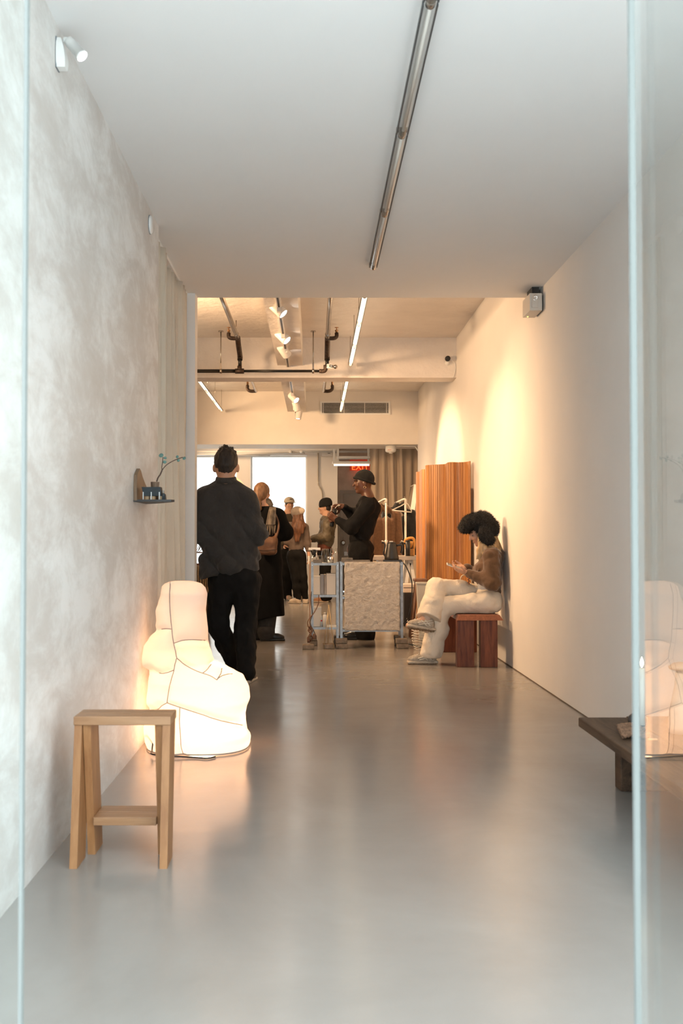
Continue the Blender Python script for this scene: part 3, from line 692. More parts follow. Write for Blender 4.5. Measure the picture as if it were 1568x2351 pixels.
# ------------------------------------------------------------------ oak stool in front, left
t = thing('step_stool', 'pale oak stool with crossed board legs by the plaster wall', 'stool', (-0.66, 3.68, 0))
xs0, xs1, zt_ = -0.8265, -0.4935, 0.50
for i, (ya, yb) in enumerate(((3.60, 3.672), (3.675, 3.75))):
    obj('seat_plank', MB().bbox((xs0, ya, zt_ - .03), (xs1, yb, zt_), .0025), OAKX, t)
bw = 0.026
def board(x, yb0, yb1, yt0, yt1):
    z1 = zt_ - .0305
    b_ = [V(x, yb0, 0), V(x + bw, yb0, 0), V(x + bw, yb1, 0), V(x, yb1, 0)]; t_ = [V(x, yt0, z1), V(x + bw, yt0, z1), V(x + bw, yt1, z1), V(x, yt1, z1)]
    return MB().hexa(b_, t_)
for x, k in ((xs0 + .002, 0), (xs1 - bw - .002, 0)):
    ym = 3.605
    obj('leg', board(x, 3.54, 3.605, 3.605, 3.67), OAK, t); obj('leg', board(x, 3.6055, 3.67, 3.6705, 3.735), OAK, t)
for x in (xs0 + bw + .004, xs1 - 2 * bw - .004):
    obj('leg', board(x, 3.70, 3.765, 3.612, 3.677), OAK, t); obj('leg', board(x, 3.7655, 3.83, 3.6775, 3.742), OAK, t)
for ya, yb in ((3.66, 3.738), (3.741, 3.82)):
    obj('stretcher', MB().bbox((xs0 + 2 * bw + .0045, ya, .112), (xs1 - 2 * bw - .0045, yb, .14), .002), OAKX, t)

# ------------------------------------------------------------------ fabric floor lamp (soft seated shape)
LP = lambda cx, cy: (130 + .3062 * cx, 1300 + .3062 * cy)      # reading of the enlarged photo
silL = [(118, 835), (126, 815), (150, 793), (210, 787), (270, 770), (330, 752), (400, 757), (480, 738), (540, 700), (600, 660), (660, 640), (720, 650), (770, 695), (800, 706), (880, 705), (1000, 691), (1062, 686), (1200, 672), (1335, 680), (1425, 700)]
silR = [(118, 1045), (122, 1070), (135, 1090), (165, 1112), (210, 1124), (270, 1118), (330, 1112), (400, 1119), (480, 1127), (555, 1132), (600, 1140), (660, 1155), (715, 1172), (735, 1225), (760, 1270), (805, 1345), (830, 1395), (920, 1434), (990, 1440), (1060, 1415), (1110, 1406), (1190, 1416), (1280, 1421), (1345, 1446), (1425, 1440)]
def lerp_tab(tab, y):
    for (a, x0), (b, x1) in zip(tab, tab[1:]):
        if y <= b:
            u = (y - a) / (b - a); u = max(0, u); u = u * u * (3 - 2 * u) * .5 + u * .5
            return x0 + (x1 - x0) * u
    return tab[-1][1]
rows, cols = 120, 120
Yc = 5.62
front = [(118, 5.56), (200, 5.50), (600, 5.47), (720, 5.44), (850, 5.36), (1000, 5.34), (1200, 5.345), (1425, 5.335)]
back = [(118, 5.68), (200, 5.76), (600, 5.84), (800, 5.88), (1425, 5.92)]
seams = [[(848, 118), (840, 230), (850, 380), (862, 480), (878, 580), (905, 690)], [(738, 480), (800, 470), (855, 472)], [(878, 580), (940, 560), (1010, 552), (1132, 556)],
         [(905, 690), (960, 735), (1040, 780), (1108, 805), (1170, 825), (1218, 855)], [(1178, 735), (1150, 775), (1108, 805)], [(1262, 762), (1255, 805), (1218, 855)], [(1218, 855), (1270, 820), (1345, 806)],
         [(700, 770), (740, 798), (800, 805), (880, 780)], [(905, 690), (890, 730), (880, 780), (850, 850), (825, 940), (812, 1028)], [(690, 1075), (740, 1075), (770, 1050), (812, 1028)],
         [(812, 1028), (915, 1062), (1060, 1105), (1200, 1150), (1330, 1178), (1418, 1190)], [(915, 1062), (918, 1200), (925, 1330), (945, 1418)]]
seg_a, seg_b = [], []
for s in seams:
    sp = spline([V(x, y, 0) for x, y in s], len(s) * 6)
    for p, q in zip(sp, sp[1:]): seg_a.append((p.x, p.y)); seg_b.append((q.x, q.y))
SA, SB = np.array(seg_a), np.array(seg_b)
def seam_dist(pt):
    ab = SB - SA; ap = np.array(pt) - SA; tt = np.clip((ap * ab).sum(1) / ((ab * ab).sum(1) + 1e-9), 0, 1)
    return float(np.sqrt(((ap - ab * tt[:, None]) ** 2).sum(1)).min())
lv = []; lc = []
zlow = 0.004
for i in range(rows + 1):
    cy = 118 + (1425 - 118) * i / rows
    l, r = lerp_tab(silL, cy), lerp_tab(silR, cy); yf, yb = lerp_tab(front, cy), lerp_tab(back, cy)
    py = LP(0, cy)[1]
    for j in range(cols):
        a = 2 * math.pi * j / cols; ca, sa = math.cos(a), math.sin(a); e = 2 / 2.7
        ux = math.copysign(abs(ca) ** e, ca); uy = math.copysign(abs(sa) ** e, sa)
        y = (yf + yb) / 2 + uy * (yb - yf) / 2
        ym = (yf + yb) / 2                       # silhouette lies on the middle of the slice
        pl, pr = P(LP(l, 0)[0], py, ym), P(LP(r, 0)[0], py, ym)
        zr = pl.z
        # the foot of the lamp follows the floor
        if i > rows * .8:
            u = (i / rows - .8) / .2; ztop = P(400, LP(0, 118 + (1425 - 118) * .8)[1], ym).z; zr = ztop + (zlow - ztop) * u
        x = (pl.x + pr.x) / 2 + ux * (pr.x - pl.x) / 2
        cxp = ((CX + x * F / y) - 130) / .3062
        pyp = CYP - F * math.tan(math.atan((zr - H) / y) - PITCH); cyp = (pyp - 1300) / .3062
        d = seam_dist((cxp, cyp)) if sa < .25 else 80 + 40 * math.sin(7 * a) * math.sin(i * .12)
        pil = 1 - 0.085 * math.exp(-(d / 26) ** 2) + .02 * min(d, 90) / 90
        cxm, cym = (pl.x + pr.x) / 2, ym
        x = cxm + (x - cxm) * pil; y = cym + (y - cym) * pil
        x = max(x, XL + .012)
        lv.append(V(x, y, zr)); lc.append((cxp, cyp, sa))
polys = {
 'a': [(848, 60), (840, 230), (850, 380), (855, 472), (600, 490), (600, 60)],
 'b': [(600, 485), (738, 480), (855, 472), (878, 580), (905, 690), (880, 780), (800, 805), (740, 798), (700, 770), (560, 770)],
 'c': [(848, 60), (840, 230), (850, 380), (862, 480), (878, 580), (1010, 552), (1300, 556), (1300, 60)],
 'd': [(878, 580), (1010, 552), (1300, 556), (1178, 735), (1108, 805), (1040, 780), (905, 690)],
 'e': [(1178, 735), (1230, 700), (1262, 762), (1255, 805), (1218, 855), (1108, 805)],
 'f': [(1262, 762), (1290, 740), (1400, 790), (1345, 806), (1270, 820), (1218, 855), (1255, 805)],
 'g': [(560, 770), (700, 770), (740, 798), (800, 805), (880, 780), (850, 850), (825, 940), (812, 1028), (770, 1050), (740, 1075), (560, 1080)],
 'h': [(905, 690), (1040, 780), (1108, 805), (1218, 855), (1270, 820), (1345, 806), (1600, 800), (1600, 1190), (1418, 1190), (1330, 1178), (1200, 1150), (1060, 1105), (915, 1062), (812, 1028), (825, 940), (850, 850), (880, 780)],
 'i': [(560, 1080), (740, 1075), (812, 1028), (915, 1062), (918, 1200), (925, 1330), (945, 1600), (500, 1600)],
 'j': [(915, 1062), (1060, 1105), (1200, 1150), (1330, 1178), (1418, 1190), (1600, 1190), (1600, 1600), (945, 1600), (925, 1330), (918, 1200)]}
def inside(pt, poly):
    x, y = pt; r = False; n = len(poly)
    for k in range(n):
        x0, y0 = poly[k]; x1, y1 = poly[(k + 1) % n]
        if (y0 > y) != (y1 > y) and x < (x1 - x0) * (y - y0) / (y1 - y0) + x0: r = not r
    return r
groups = {}
for i in range(rows):
    for j in range(cols):
        q = (i * cols + j, i * cols + (j + 1) % cols, (i + 1) * cols + (j + 1) % cols, (i + 1) * cols + j)
        mx = sum(lc[k][0] for k in q) / 4; my = sum(lc[k][1] for k in q) / 4; sa = sum(lc[k][2] for k in q) / 4
        key = 'back_high' if my < 700 else 'back_low'
        if sa < .12:
            for kk, pl_ in polys.items():
                if inside((mx, my), pl_): key = kk; break
        groups.setdefault(key, []).append(q)
LAMPF = translucent('lamp_fabric', (0.86, 0.80, 0.74), (0.92, 0.85, 0.81), 0.62)
t = thing('fabric_floor_lamp', 'glowing white fabric floor lamp shaped like a slumped chair', 'floor lamp', (-0.62, Yc, 0))
top_ring = [lv[j] for j in range(cols)]
for key, fs in groups.items():
    idx = {}; vs = []; ff = []
    for q in fs:
        nq = []
        for k in q:
            if k not in idx: idx[k] = len(vs); vs.append(lv[k])
            nq.append(idx[k])
        ff.append(nq)
    obj('fabric_panel', MB().add(vs, ff, True), LAMPF, t)
cc = sum(top_ring, Vector()) / cols
capv = list(top_ring); capf = []
for s_, dz in ((.82, .003), (.6, .005), (.3, .006)): capv += [cc + (p - cc) * s_ + V(0, 0, dz) for p in top_ring]
for r_ in range(3):
    for j in range(cols): capf.append((r_ * cols + j, r_ * cols + (j + 1) % cols, (r_ + 1) * cols + (j + 1) % cols, (r_ + 1) * cols + j))
capf.append(tuple(3 * cols + j for j in range(cols)))
obj('fabric_panel', MB().add(capv, capf, True), LAMPF, t)
# seam wires laid on the fabric
LV = np.array([tuple(p) for p in lv]); LC = np.array(lc); fr = LC[:, 2] < .3
LVf, LCf = LV[fr], LC[fr]
WIRE = pm('seam_wire', (0.33, 0.28, 0.26), 0.6)
for s in seams:
    sp = spline([V(x, y, 0) for x, y in s], len(s) * 5); pts = []
    for p in sp:
        d2 = (LCf[:, 0] - p.x) ** 2 + (LCf[:, 1] - p.y) ** 2; k = np.argsort(d2)[:6]; w_ = 1 / (d2[k] + 20)
        pts.append(Vector((LVf[k] * w_[:, None]).sum(0) / w_.sum()) + V(0, -.003, 0))
    sm = [pts[0]] + [(pts[i - 1] + pts[i] * 2 + pts[i + 1]) / 4 for i in range(1, len(pts) - 1)] + [pts[-1]]
    obj('seam_wire', MB().tube(sm, 0.0026, 6), WIRE, t)
obj('base_ring', MB().tube([p + V(0, 0, .004) for p in lv[-cols:]], 0.004, 6, closed=True), WIRE, t)
LAMPC = (1.0, 0.57, 0.30)
lamp('POINT', 'lamp_bulb', (-0.60, 5.62, 0.10), 12.0, LAMPC, t, shadow_soft_size=.07)
lamp('POINT', 'lamp_bulb', (-0.60, 5.66, 0.36), 1.2, LAMPC, t, shadow_soft_size=.07)
lamp('POINT', 'lamp_bulb', (-0.72, 5.66, 0.68), .45, LAMPC, t, shadow_soft_size=.06)
cd = [P(*LP(663, 1310), 5.5), P(*LP(690, 1272), 5.5), P(*LP(718, 1268), 5.45), P(*LP(722, 1320), 5.4), P(*LP(716, 1385), 5.36), P(*LP(735, 1412), 5.3)]
cd2 = [p for p in cd] + [V(-.60, 5.28, .006), V(-.54, 5.26, .006), V(-.5, 5.3, .006)]
tag(obj('power_cord', MB().tube([V(p.x, p.y, max(p.z, .006)) for p in spline(cd2, 50)], 0.004, 6), BLACKP), 'thin black cord looping on the floor beside the glowing lamp', 'cord')

# ------------------------------------------------------------------ wall shelf
SH = pm('dark_shelf', (0.035, 0.032, 0.032), 0.5, var=0.3, vs=20)
ysh = 5.33
zs = P(350, 1147, ysh).z
t = thing('wall_shelf', 'small dark shelf with arched wooden back on the plaster wall', 'shelf', (XL, 5.5, zs))
out = [V(XL, ysh - .02, 0), V(XL + .12, ysh - .015, 0), V(XL + .19, ysh, 0), V(XL + .203, ysh + .03, 0), V(XL + .17, ysh + .12, 0), V(XL + .12, ysh + .22, 0), V(XL + .06, ysh + .33, 0), V(XL, ysh + .40, 0)]
n = len(out)
m_ = MB().add([p + V(0, 0, zs - .011) for p in out] + [p + V(0, 0, zs) for p in out], [tuple(reversed(range(n))), tuple(range(n, 2 * n))] + [(i, (i + 1) % n, (i + 1) % n + n, i + n) for i in range(n)])
obj('shelf_board', m_, SH, t)
prof = [(-.02, 0), (-.024, .06), (-.01, .13), (.03, .15), (.07, .168), (.11, .158), (.16, .13), (.24, .10), (.33, .07), (.40, .02), (.40, 0)]
n = len(prof)
m_ = MB(); fv = [V(XL + .001, ysh + y, zs - .005 + z) for y, z in prof] + [V(XL + .018, ysh + y, zs - .005 + z) for y, z in prof]
m_.add(fv, [tuple(range(n)), tuple(reversed(range(n, 2 * n)))] + [(i, i + n, (i + 1) % n + n, (i + 1) % n) for i in range(n)])
obj('back_plate', m_, wood('walnut_back', (0.12, 0.065, 0.035), (0.26, 0.16, 0.09), (8, 8, 2)), t)
yo = ysh + .03
q0, q1 = P(325, 1144, yo), P(370, 1118, yo)
t = thing('block_figure', 'dark blue-black block on thin white pegs on the wall shelf', 'ornament', (-0.85, yo, zs))
NAVY = pm('navy_stone', (0.02, 0.028, 0.035), 0.6, var=0.3, vs=20)
obj('block', MB().hexa([(q0.x + .010, yo, zs + .02), (q1.x + .002, yo, zs + .02), (q1.x + .002, yo + .06, zs + .02), (q0.x + .010, yo + .06, zs + .02)], [(q0.x, yo, q1.z), (q1.x - .004, yo, q1.z), (q1.x - .004, yo + .06, q1.z), (q0.x, yo + .06, q1.z)]), NAVY, t)
for px in (329, 347.5, 366): x = P(px, 1140, yo).x; obj('peg', MB().box((x - .0022, yo - .006, zs), (x + .0022, yo - .001, zs + .04)), pm('white_peg', (0.8, 0.82, 0.82), 0.4), t)
for px in (337, 351, 367): x = P(px, 1140, yo).x; obj('foot', MB().bbox((x - .009, yo + .01, zs), (x + .009, yo + .05, zs + .0195), .003), pm('tan_wood_bit', (0.55, 0.36, 0.2), 0.5), t)
q = P(374, 1135, yo)
t = thing('stone_piece', 'small grey angular stone at the end of the wall shelf', 'ornament', (q.x, yo + .03, zs))
obj('body', MB().hexa([(q.x - .006, yo, zs), (q.x + .012, yo, zs), (q.x + .012, yo + .05, zs), (q.x - .006, yo + .05, zs)], [(q.x - .002, yo + .01, zs + .036), (q.x + .010, yo + .01, zs + .028), (q.x + .010, yo + .04, zs + .028), (q.x - .002, yo + .04, zs + .04)]), NAVY, t)
obj('tip', MB().bbox((q.x - .005, yo + .015, zs + .034), (q.x + .002, yo + .035, zs + .05), .002), pm('pale_stone', (0.4, 0.37, 0.34), 0.7), t)
yv = ysh + .12
q = P(356, 1110, yv)
t = thing('bud_vase', 'small brown tapered vase with a branch on the wall shelf', 'vase', (q.x, yv, zs))
obj('body', MB().lathe((q.x, yv, zs), [(0.016, 0), (0.019, .01), (0.020, .05), (0.023, .096), (0.019, .096), (0.016, .06), (0.0, .03)], 18), wood('vase_wood', (0.12, 0.07, 0.045), (0.25, 0.165, 0.11), (20, 20, 4)), t)
BR = pm('twig', (0.09, 0.05, 0.035), 0.7); LF = pm('eucalyptus_leaf', (0.13, 0.25, 0.22), 0.55, var=0.25, vs=30)
cr = lambda cx, cy, Y=yv: P(280 + cx / 9.224, 1020 + cy / 9.224, Y)
br = obj('branch', MB().tube(spline([cr(735, 790), cr(760, 715), cr(810, 640), cr(850, 550)], 12), [.004] * 12, 6).tube(spline([cr(850, 550), cr(845, 480), cr(860, 380), cr(868, 270)], 12), .0024, 6)
         .tube(spline([cr(850, 550), cr(930, 450), cr(1040, 375), cr(1160, 318), cr(1290, 275)], 16), .0024, 6), BR, t)
for cx, cy, r in ((830, 235, 52), (915, 290, 36), (905, 375, 40), (1172, 265, 36), (1195, 340, 38), (1318, 297, 42)):
    c = cr(cx, cy); rr = r / 9.224 * yv / F
    obj('leaf', MB().ball(c, (rr, rr * .35, rr * .9), 12, 8, Matrix.Rotation(random.uniform(-.5, .5), 3, 'Z') @ Matrix.Rotation(random.uniform(-.5, .5), 3, 'X')), LF, br)

# ------------------------------------------------------------------ dark low bench, right front
DW = wood('weathered_dark_wood', (0.032, 0.018, 0.011), (0.125, 0.072, 0.042), (9, 1.0, 9), 0.6, bs=0.4, spec=0.3)
zt2 = 0.285; yfar = 4.83
t = thing('low_bench', 'dark weathered plank bench along the right wall by the glass door', 'bench', (1.45, 4.3, 0))
x0 = (1325 - CX) * yfar / F
obj('plank', MB().bbox((x0, 3.0, zt2 - .042), (x0 + .222, yfar, zt2), .005), DW, t)
obj('plank', MB().bbox((x0 + .228, 3.0, zt2 - .04), (XR - .01, yfar + .03, zt2), .005), DW, t)
for y in (4.60, 3.2):
    xl = (1421 - CX) * 4.6 / F; obj('leg', MB().bbox((xl, y, 0), (xl + .25, y + .09, zt2 - .042), .006), DW, t)
obj('batten', MB().box((x0 + .03, 3.8, zt2 - .065), (XR - .03, 3.88, zt2 - .0425)), DW, t)
# rope, vase, candle, dish
ROPE = pm('coir_rope', (0.24, 0.13, 0.075), 0.9, var=0.4, vs=90, bs=0.8, bscale=150)
q = P(1468, 1700, 4.40)
t = thing('rope_bundle', 'brown coir rope folded in a stack on the dark bench', 'rope', (1.38, 4.4, zt2))
for i in range(6):
    y = 4.30 + i * .04; w0 = 1.262 + .008 * i
    pts = spline([V(w0, y, zt2 + .015), V(w0 + .05, y + .012, zt2 + .02), V(w0 + .08, y, zt2 + .016), V(w0 + .10, y + .01, zt2 + .014), V(w0 + .11, y + .02, zt2 + .014)], 40)
    m_ = MB()
    for ph in (0, 2.1, 4.2):
        m_.tube([p + V(0, .008 * math.cos(k * .9 + ph), .006 * math.sin(k * .9 + ph) + .002) for k, p in enumerate(pts)], .0075, 6)
    obj('strand', m_, ROPE, t)
obj('label_tag', MB().box((1.36, 4.285, zt2 + .001), (1.40, 4.30, zt2 + .006)), pm('tan_wood_bit', (0.5, 0.3, 0.2)), t)
q = P(1464, 1655, 4.58)
t = thing('bottle_vase', 'round dark grey bottle vase with short neck on the dark bench', 'vase', (q.x, 4.58, zt2))
obj('body', MB().lathe((q.x, 4.58, zt2), [(0.02, 0), (0.034, .008), (0.042, .025), (0.040, .045), (0.026, .058), (0.013, .064), (0.012, .085), (0.016, .088), (0.01, .088), (0.009, .06)], 24), pm('pewter', (0.08, 0.08, 0.085), 0.35, 0.6, var=0.3, vs=20), t)
obj('neck_ring', MB().lathe((q.x, 4.58, zt2 + .063), [(0.015, 0), (0.016, .003), (0.015, .006)], 20), MATS['pewter'], t)
q = P(1474, 1600, 4.47)
t = thing('candle', 'tall white lit candle on the dark bench behind the glass', 'candle', (q.x, 4.47, zt2))
zc = P(1474, 1535, 4.47).z
obj('holder', MB().lathe((q.x, 4.47, zt2), [(0.03, 0), (0.03, .006), (0.016, .012), (0.014, .03), (0.012, .03)], 18), BLACKP, t)
ca = obj('wax', MB().lathe((q.x, 4.47, zt2 + .02), [(0.0115, 0), (0.0115, zc - zt2 - .02), (0.006, zc - zt2 - .025)], 16), translucent('wax_white', (0.85, 0.82, 0.76), (0.9, 0.8, 0.65), 0.3), t)
obj('wick', MB().tube([(q.x, 4.47, zc - .008), (q.x, 4.47, zc + .01)], .001, 6), BLACKP, ca)
obj('flame', MB().lathe((q.x, 4.47, zc + .004), [(0.002, 0), (0.007, .012), (0.0085, .02), (0.005, .034), (0.001, .046)], 14), emit('flame', (1.0, 0.78, 0.42), 14.0), t)
q = P(1562, 1530, 4.45)
t = thing('mushroom_dish', 'tan turned wooden mushroom shape at the far right on the bench', 'ornament', (q.x, 4.45, zt2))
obj('stem', MB().lathe((q.x, 4.45, zt2), [(0.05, 0), (0.055, .03), (0.045, .1), (0.025, .2), (0.018, q.z - zt2 - .01)], 24), pm('cream_ceramic', (0.42, 0.34, 0.26), 0.4), t)
obj('cap', MB().lathe((q.x, 4.45, q.z - .02), [(0.01, 0), (0.045, .008), (0.05, .018), (0.03, .034), (0.0, .04)], 24, cap=False), pm('tan_ceramic', (0.50, 0.32, 0.2), 0.5), t)

# ------------------------------------------------------------------ mahogany bench by the right wall
MAH = wood('mahogany', (0.065, 0.015, 0.007), (0.22, 0.062, 0.026), (16, 16, 1.3), 0.45, spec=0.35)
MAHT = wood('mahogany_top', (0.11, 0.036, 0.02), (0.26, 0.095, 0.052), (10, 1.0, 10), 0.4, spec=0.4)
t = thing('wooden_bench', 'red-brown hardwood bench with plank legs under the seated person', 'bench', (1.41, 9.5, 0))
zb0, zb1 = 0.400, 0.443; yb0, yb1 = 8.90, 10.2; bx0, bx1 = 1.215, 1.606
obj('seat', MB().hexa([(bx0, yb0, zb0), (bx1, yb0, zb0), (bx1, yb1, zb0), (bx0, yb1, zb0)], [(bx0 + .02, yb0 + .045, zb1), (bx1 - .025, yb0 + .045, zb1), (bx1 - .025, yb1 - .045, zb1), (bx0 + .02, yb1 - .045, zb1)]), MAHT, t)
for x, y in ((bx0 + .0, yb0 + .03), (bx0 + .2, yb0 + .03), (bx0 + .0, yb1 - .13), (bx0 + .2, yb1 - .13)):
    obj('leg', MB().bbox((x, y, 0), (x + .146, y + .1, zb0 - .0005), .004), MAH, t)

# ------------------------------------------------------------------ wavy slatted wooden screen
SCR = wood('screen_slat_wood', (0.30, 0.108, 0.032), (0.58, 0.275, 0.088), (30, 30, 0.8), 0.42, rnd=0.2)
t = thing('folding_screen', 'tall wavy wooden slat screen standing against the right wall', 'screen', (1.45, 11.7, 0))
path = spline([V(*p, 0) for p in ((1.635, 10.98), (1.625, 11.06), (1.59, 11.13), (1.52, 11.15), (1.465, 11.13), (1.43, 11.19), (1.435, 11.40), (1.40, 11.47), (1.33, 11.53), (1.255, 11.60), (1.25, 11.72), (1.31, 11.95), (1.335, 12.2), (1.31, 12.31), (1.275, 12.36), (1.28, 12.6), (1.29, 12.75), (1.262, 12.86), (1.27, 13.0))], 600)
cum = [0]
for a, b in zip(path, path[1:]): cum.append(cum[-1] + (b - a).length)
step = 0.0275; ns = int(cum[-1] / step); k = 0
slat = MB().bbox((-step * .485, -.008, 0.012), (step * .485, .008, 1.905), .003, seg=1).mesh('slat')
for i in range(ns):
    d = (i + .5) * step
    while k < len(cum) - 2 and cum[k + 1] < d: k += 1
    p = path[k]; tg = (path[k + 1] - path[k]).normalized()
    s = link('slat', slat, SCR, t); s.location = V(p.x, p.y, 0) - t.location; s.rotation_euler = (0, 0, math.atan2(tg.y, tg.x))

# ------------------------------------------------------------------ slotted-steel shelf units with paper panel
STONE = pm('rough_brick', (0.22, 0.175, 0.135), 0.9, var=0.3, vs=25, bs=0.6, bscale=40)
YC0, YC1 = 10.45, 10.72
def pxx(px, Y=YC0): return (px - CX) * Y / F
def pz(py, Y=YC0): return P(700, py, Y).z
def brick(x, y, lab, n=1, w_=.115):
    t_ = thing('brick', lab, 'brick', (x, y, 0), 'bricks under the shelf legs')
    for i in range(n):
        z0_ = .0 + i * .05; dx = random.uniform(-.006, .006)
        obj('stone', MB().bbox((x - w_ / 2 + dx, y - .06, z0_ + .0005), (x + w_ / 2 + dx, y + .06, z0_ + .0495), .008), STONE, t_)
def post(x, y, z0_, z1_, t_):
    o = obj('post', MB().box((x - .012, y - .012, z0_), (x + .012, y - .0095, z1_)).box((x - .012, y - .0095, z0_), (x - .0095, y + .012, z1_)), GALV, t_)
    obj('rivet', MB().lathe((x, y - .012, z1_ - .03), [(.005, 0), (.004, .003)], 8, (0, -1, 0)), STEEL, o)
def shelf_unit(name, lab, xa, xb, legs_z, shelves, y0=YC0, y1=YC1):
    t_ = thing(name, lab, 'shelf unit', ((xa + xb) / 2, (y0 + y1) / 2, 0))
    for x in (xa, xb):
        for y in (y0, y1): post(x, y, legs_z, shelves[0] + .01, t_)
    for z in shelves:
        s_ = obj('shelf', MB().box((xa - .008, y0 - .006, z - .003), (xb + .008, y1 + .006, z)), GALV, t_)
        obj('shelf_lip', MB().box((xa - .008, y0 - .0095, z - .022), (xb + .008, y0 - .0065, z + .001)), GALV, s_)
        obj('shelf_lip', MB().box((xa - .008, y1 + .0065, z - .022), (xb + .008, y1 + .0095, z + .001)), GALV, s_)
    return t_
c1 = shelf_unit('steel_shelf_unit', 'narrow galvanised steel shelf unit with glassware on top', pxx(717), pxx(775), .1, [pz(1293), pz(1366), pz(1440)])
c2 = shelf_unit('steel_shelf_unit', 'wide galvanised steel shelf unit behind the paper panel', pxx(783.5), pxx(922), .1, [pz(1292.5), pz(1370), pz(1445)])
obj('wooden_upright', MB().box((pxx(709.5), YC1 - .01, .1), (pxx(713), YC1 + .02, pz(1290))), wood('thin_upright', (0.35, 0.2, 0.12), (0.5, 0.32, 0.2)), c1)
brick(pxx(708, 10.36), 10.36, 'front left brick, set beside the narrow shelf unit'); brick(pxx(719, 10.70), YC1, 'rear left brick under the narrow shelf unit', 2, .08)
brick(pxx(755, 10.42), 10.42, 'brick between the thin stand legs'); brick(pxx(774, 10.7), YC1, 'rear right brick under the narrow shelf unit', 2, .08)
brick(pxx(784), YC0 - .01, 'front left stone pile under the wide shelf unit', 2); brick(pxx(922), YC0 - .01, 'front right stone pile under the wide shelf unit', 2); brick(pxx(918, YC1), YC1 + .03, 'rear right stone pile under the wide shelf unit', 2)
# paper panel
PAP = MATS.get('x')
m, nt, b = newmat('handmade_paper')
c_ = coords(nt, (1, 1, 1.6)); f1 = noise(nt, c_, 22, 8, 0.7, 1.4); f2 = noise(nt, c_, 90, 4)
nt.links.new(ramp(nt, f1, [(0.35, (0.52, 0.46, 0.40)), (0.55, (0.66, 0.60, 0.53)), (0.7, (0.78, 0.73, 0.66))]), b.inputs['Base Color']); b.inputs['Roughness'].default_value = 0.9
bump(nt, f1, b, 0.7, 0.025)
t = thing('paper_panel', 'large wrinkled handmade paper sheet hung on the steel shelf', 'panel', (pxx(854), YC0 - .03, pz(1447)))
xa, xb, za, zb = pxx(790.6), pxx(917), pz(1447.5), pz(1291.5)
gr = [[V(xa + (xb - xa) * j / 46 + .003 * math.sin(i * .7), YC0 - .022 + .006 * (vnoise(np.float32(j * .55), np.float32(i * .5), np.float32(1.5)).item()) * 2, zb + (za - zb) * i / 56 + .002 * math.sin(j * .8)) for j in range(47)] for i in range(57)]
obj('sheet', MB().sheet(gr, .004, (0, -1, 0)), m, t)
obj('hanging_fold', MB().bbox((xa + .002, YC0 - .026, zb - .004), (xb - .002, YC0 + .05, zb + .0065), .003), m, t)
# goods on the narrow unit
zt1 = pz(1293); y_ = 10.55
WHP = pm('white_ceramic', (0.80, 0.77, 0.72), 0.35)
q = pxx(722, y_)
t = thing('pour_over_stand', 'glass coffee dripper with a white top on the narrow shelf', 'coffee dripper', (q, y_, zt1))
obj('carafe', MB().lathe((q, y_, zt1 + .001), [(0.045, 0), (0.05, .01), (0.045, .05), (0.02, .085), (0.02, .1)], 20), CLEAR, t)
obj('cone', MB().lathe((q - .004, y_, zt1 + .06), [(0.012, 0), (0.045, .075)], 18), BLACKP, t)
obj('top_plate', MB().bbox((q - .06, y_ - .04, zt1 + .128), (q + .06, y_ + .04, zt1 + .153), .004), WHP, t)
obj('rod', MB().tube([(q + .02, y_ - .03, zt1), (q + .02, y_ - .03, zt1 + .13)], .004, 8), CHROME, t)
for i, (px, py0, py1, kind, lab) in enumerate(((766.5, 1258, 1291, 'g', 'upturned clear glass at the right of the narrow shelf top'), (747, 1259, 1291, 'g', 'upturned clear glass next to the dripper'), (758, 1277, 1291, 'm', 'small shiny metal cup in front of the upturned glasses'), (733, 1270, 1286, 'g', 'small clear glass behind the grey stone block'))):
    yy = y_ - .055 if kind == 'm' else y_ + .04 + (.06 if i == 3 else 0); x = pxx(px, yy); h_ = pz(py0, yy) - pz(py1, yy); 
    t = thing('drinking_glass' if kind == 'g' else 'metal_cup', lab, 'glass' if kind == 'g' else 'cup', (x, yy, zt1))
    obj('body', MB().lathe((x, yy, zt1 + .001), [(0.042, 0), (0.04, h_ * .5), (0.033, h_), (0.031, h_ - .004), (0.039, .002)] if kind == 'g' else [(0.034, 0), (0.036, h_ * .9), (0.034, h_), (0.02, h_ - .003)], 18), CLEAR if kind == 'g' else CHROME, t)
    obj('rim', MB().tube([V(x + .041 * math.cos(a * .4), yy + .041 * math.sin(a * .4), zt1 + .003) for a in range(16)] if kind == 'g' else [V(x + .035 * math.cos(a * .4), yy + .035 * math.sin(a * .4), zt1 + h_) for a in range(16)], .002, 6, closed=True), CHROME if kind == 'm' else WHP, t)
tag(obj('stone_block', MB().bbox((pxx(718.5), 10.465, zt1 + .0005), (pxx(739), 10.50, zt1 + .036), .004), pm('grey_slate', (0.17, 0.155, 0.14), 0.8, var=0.3, vs=30, bs=0.3)), 'grey stone block at the front of the narrow shelf top', 'stone')
z2 = pz(1366) + .0005; z3 = pz(1440) + .0005
CARD = pm('white_card', (0.62, 0.58, 0.53), 0.7, var=0.04)
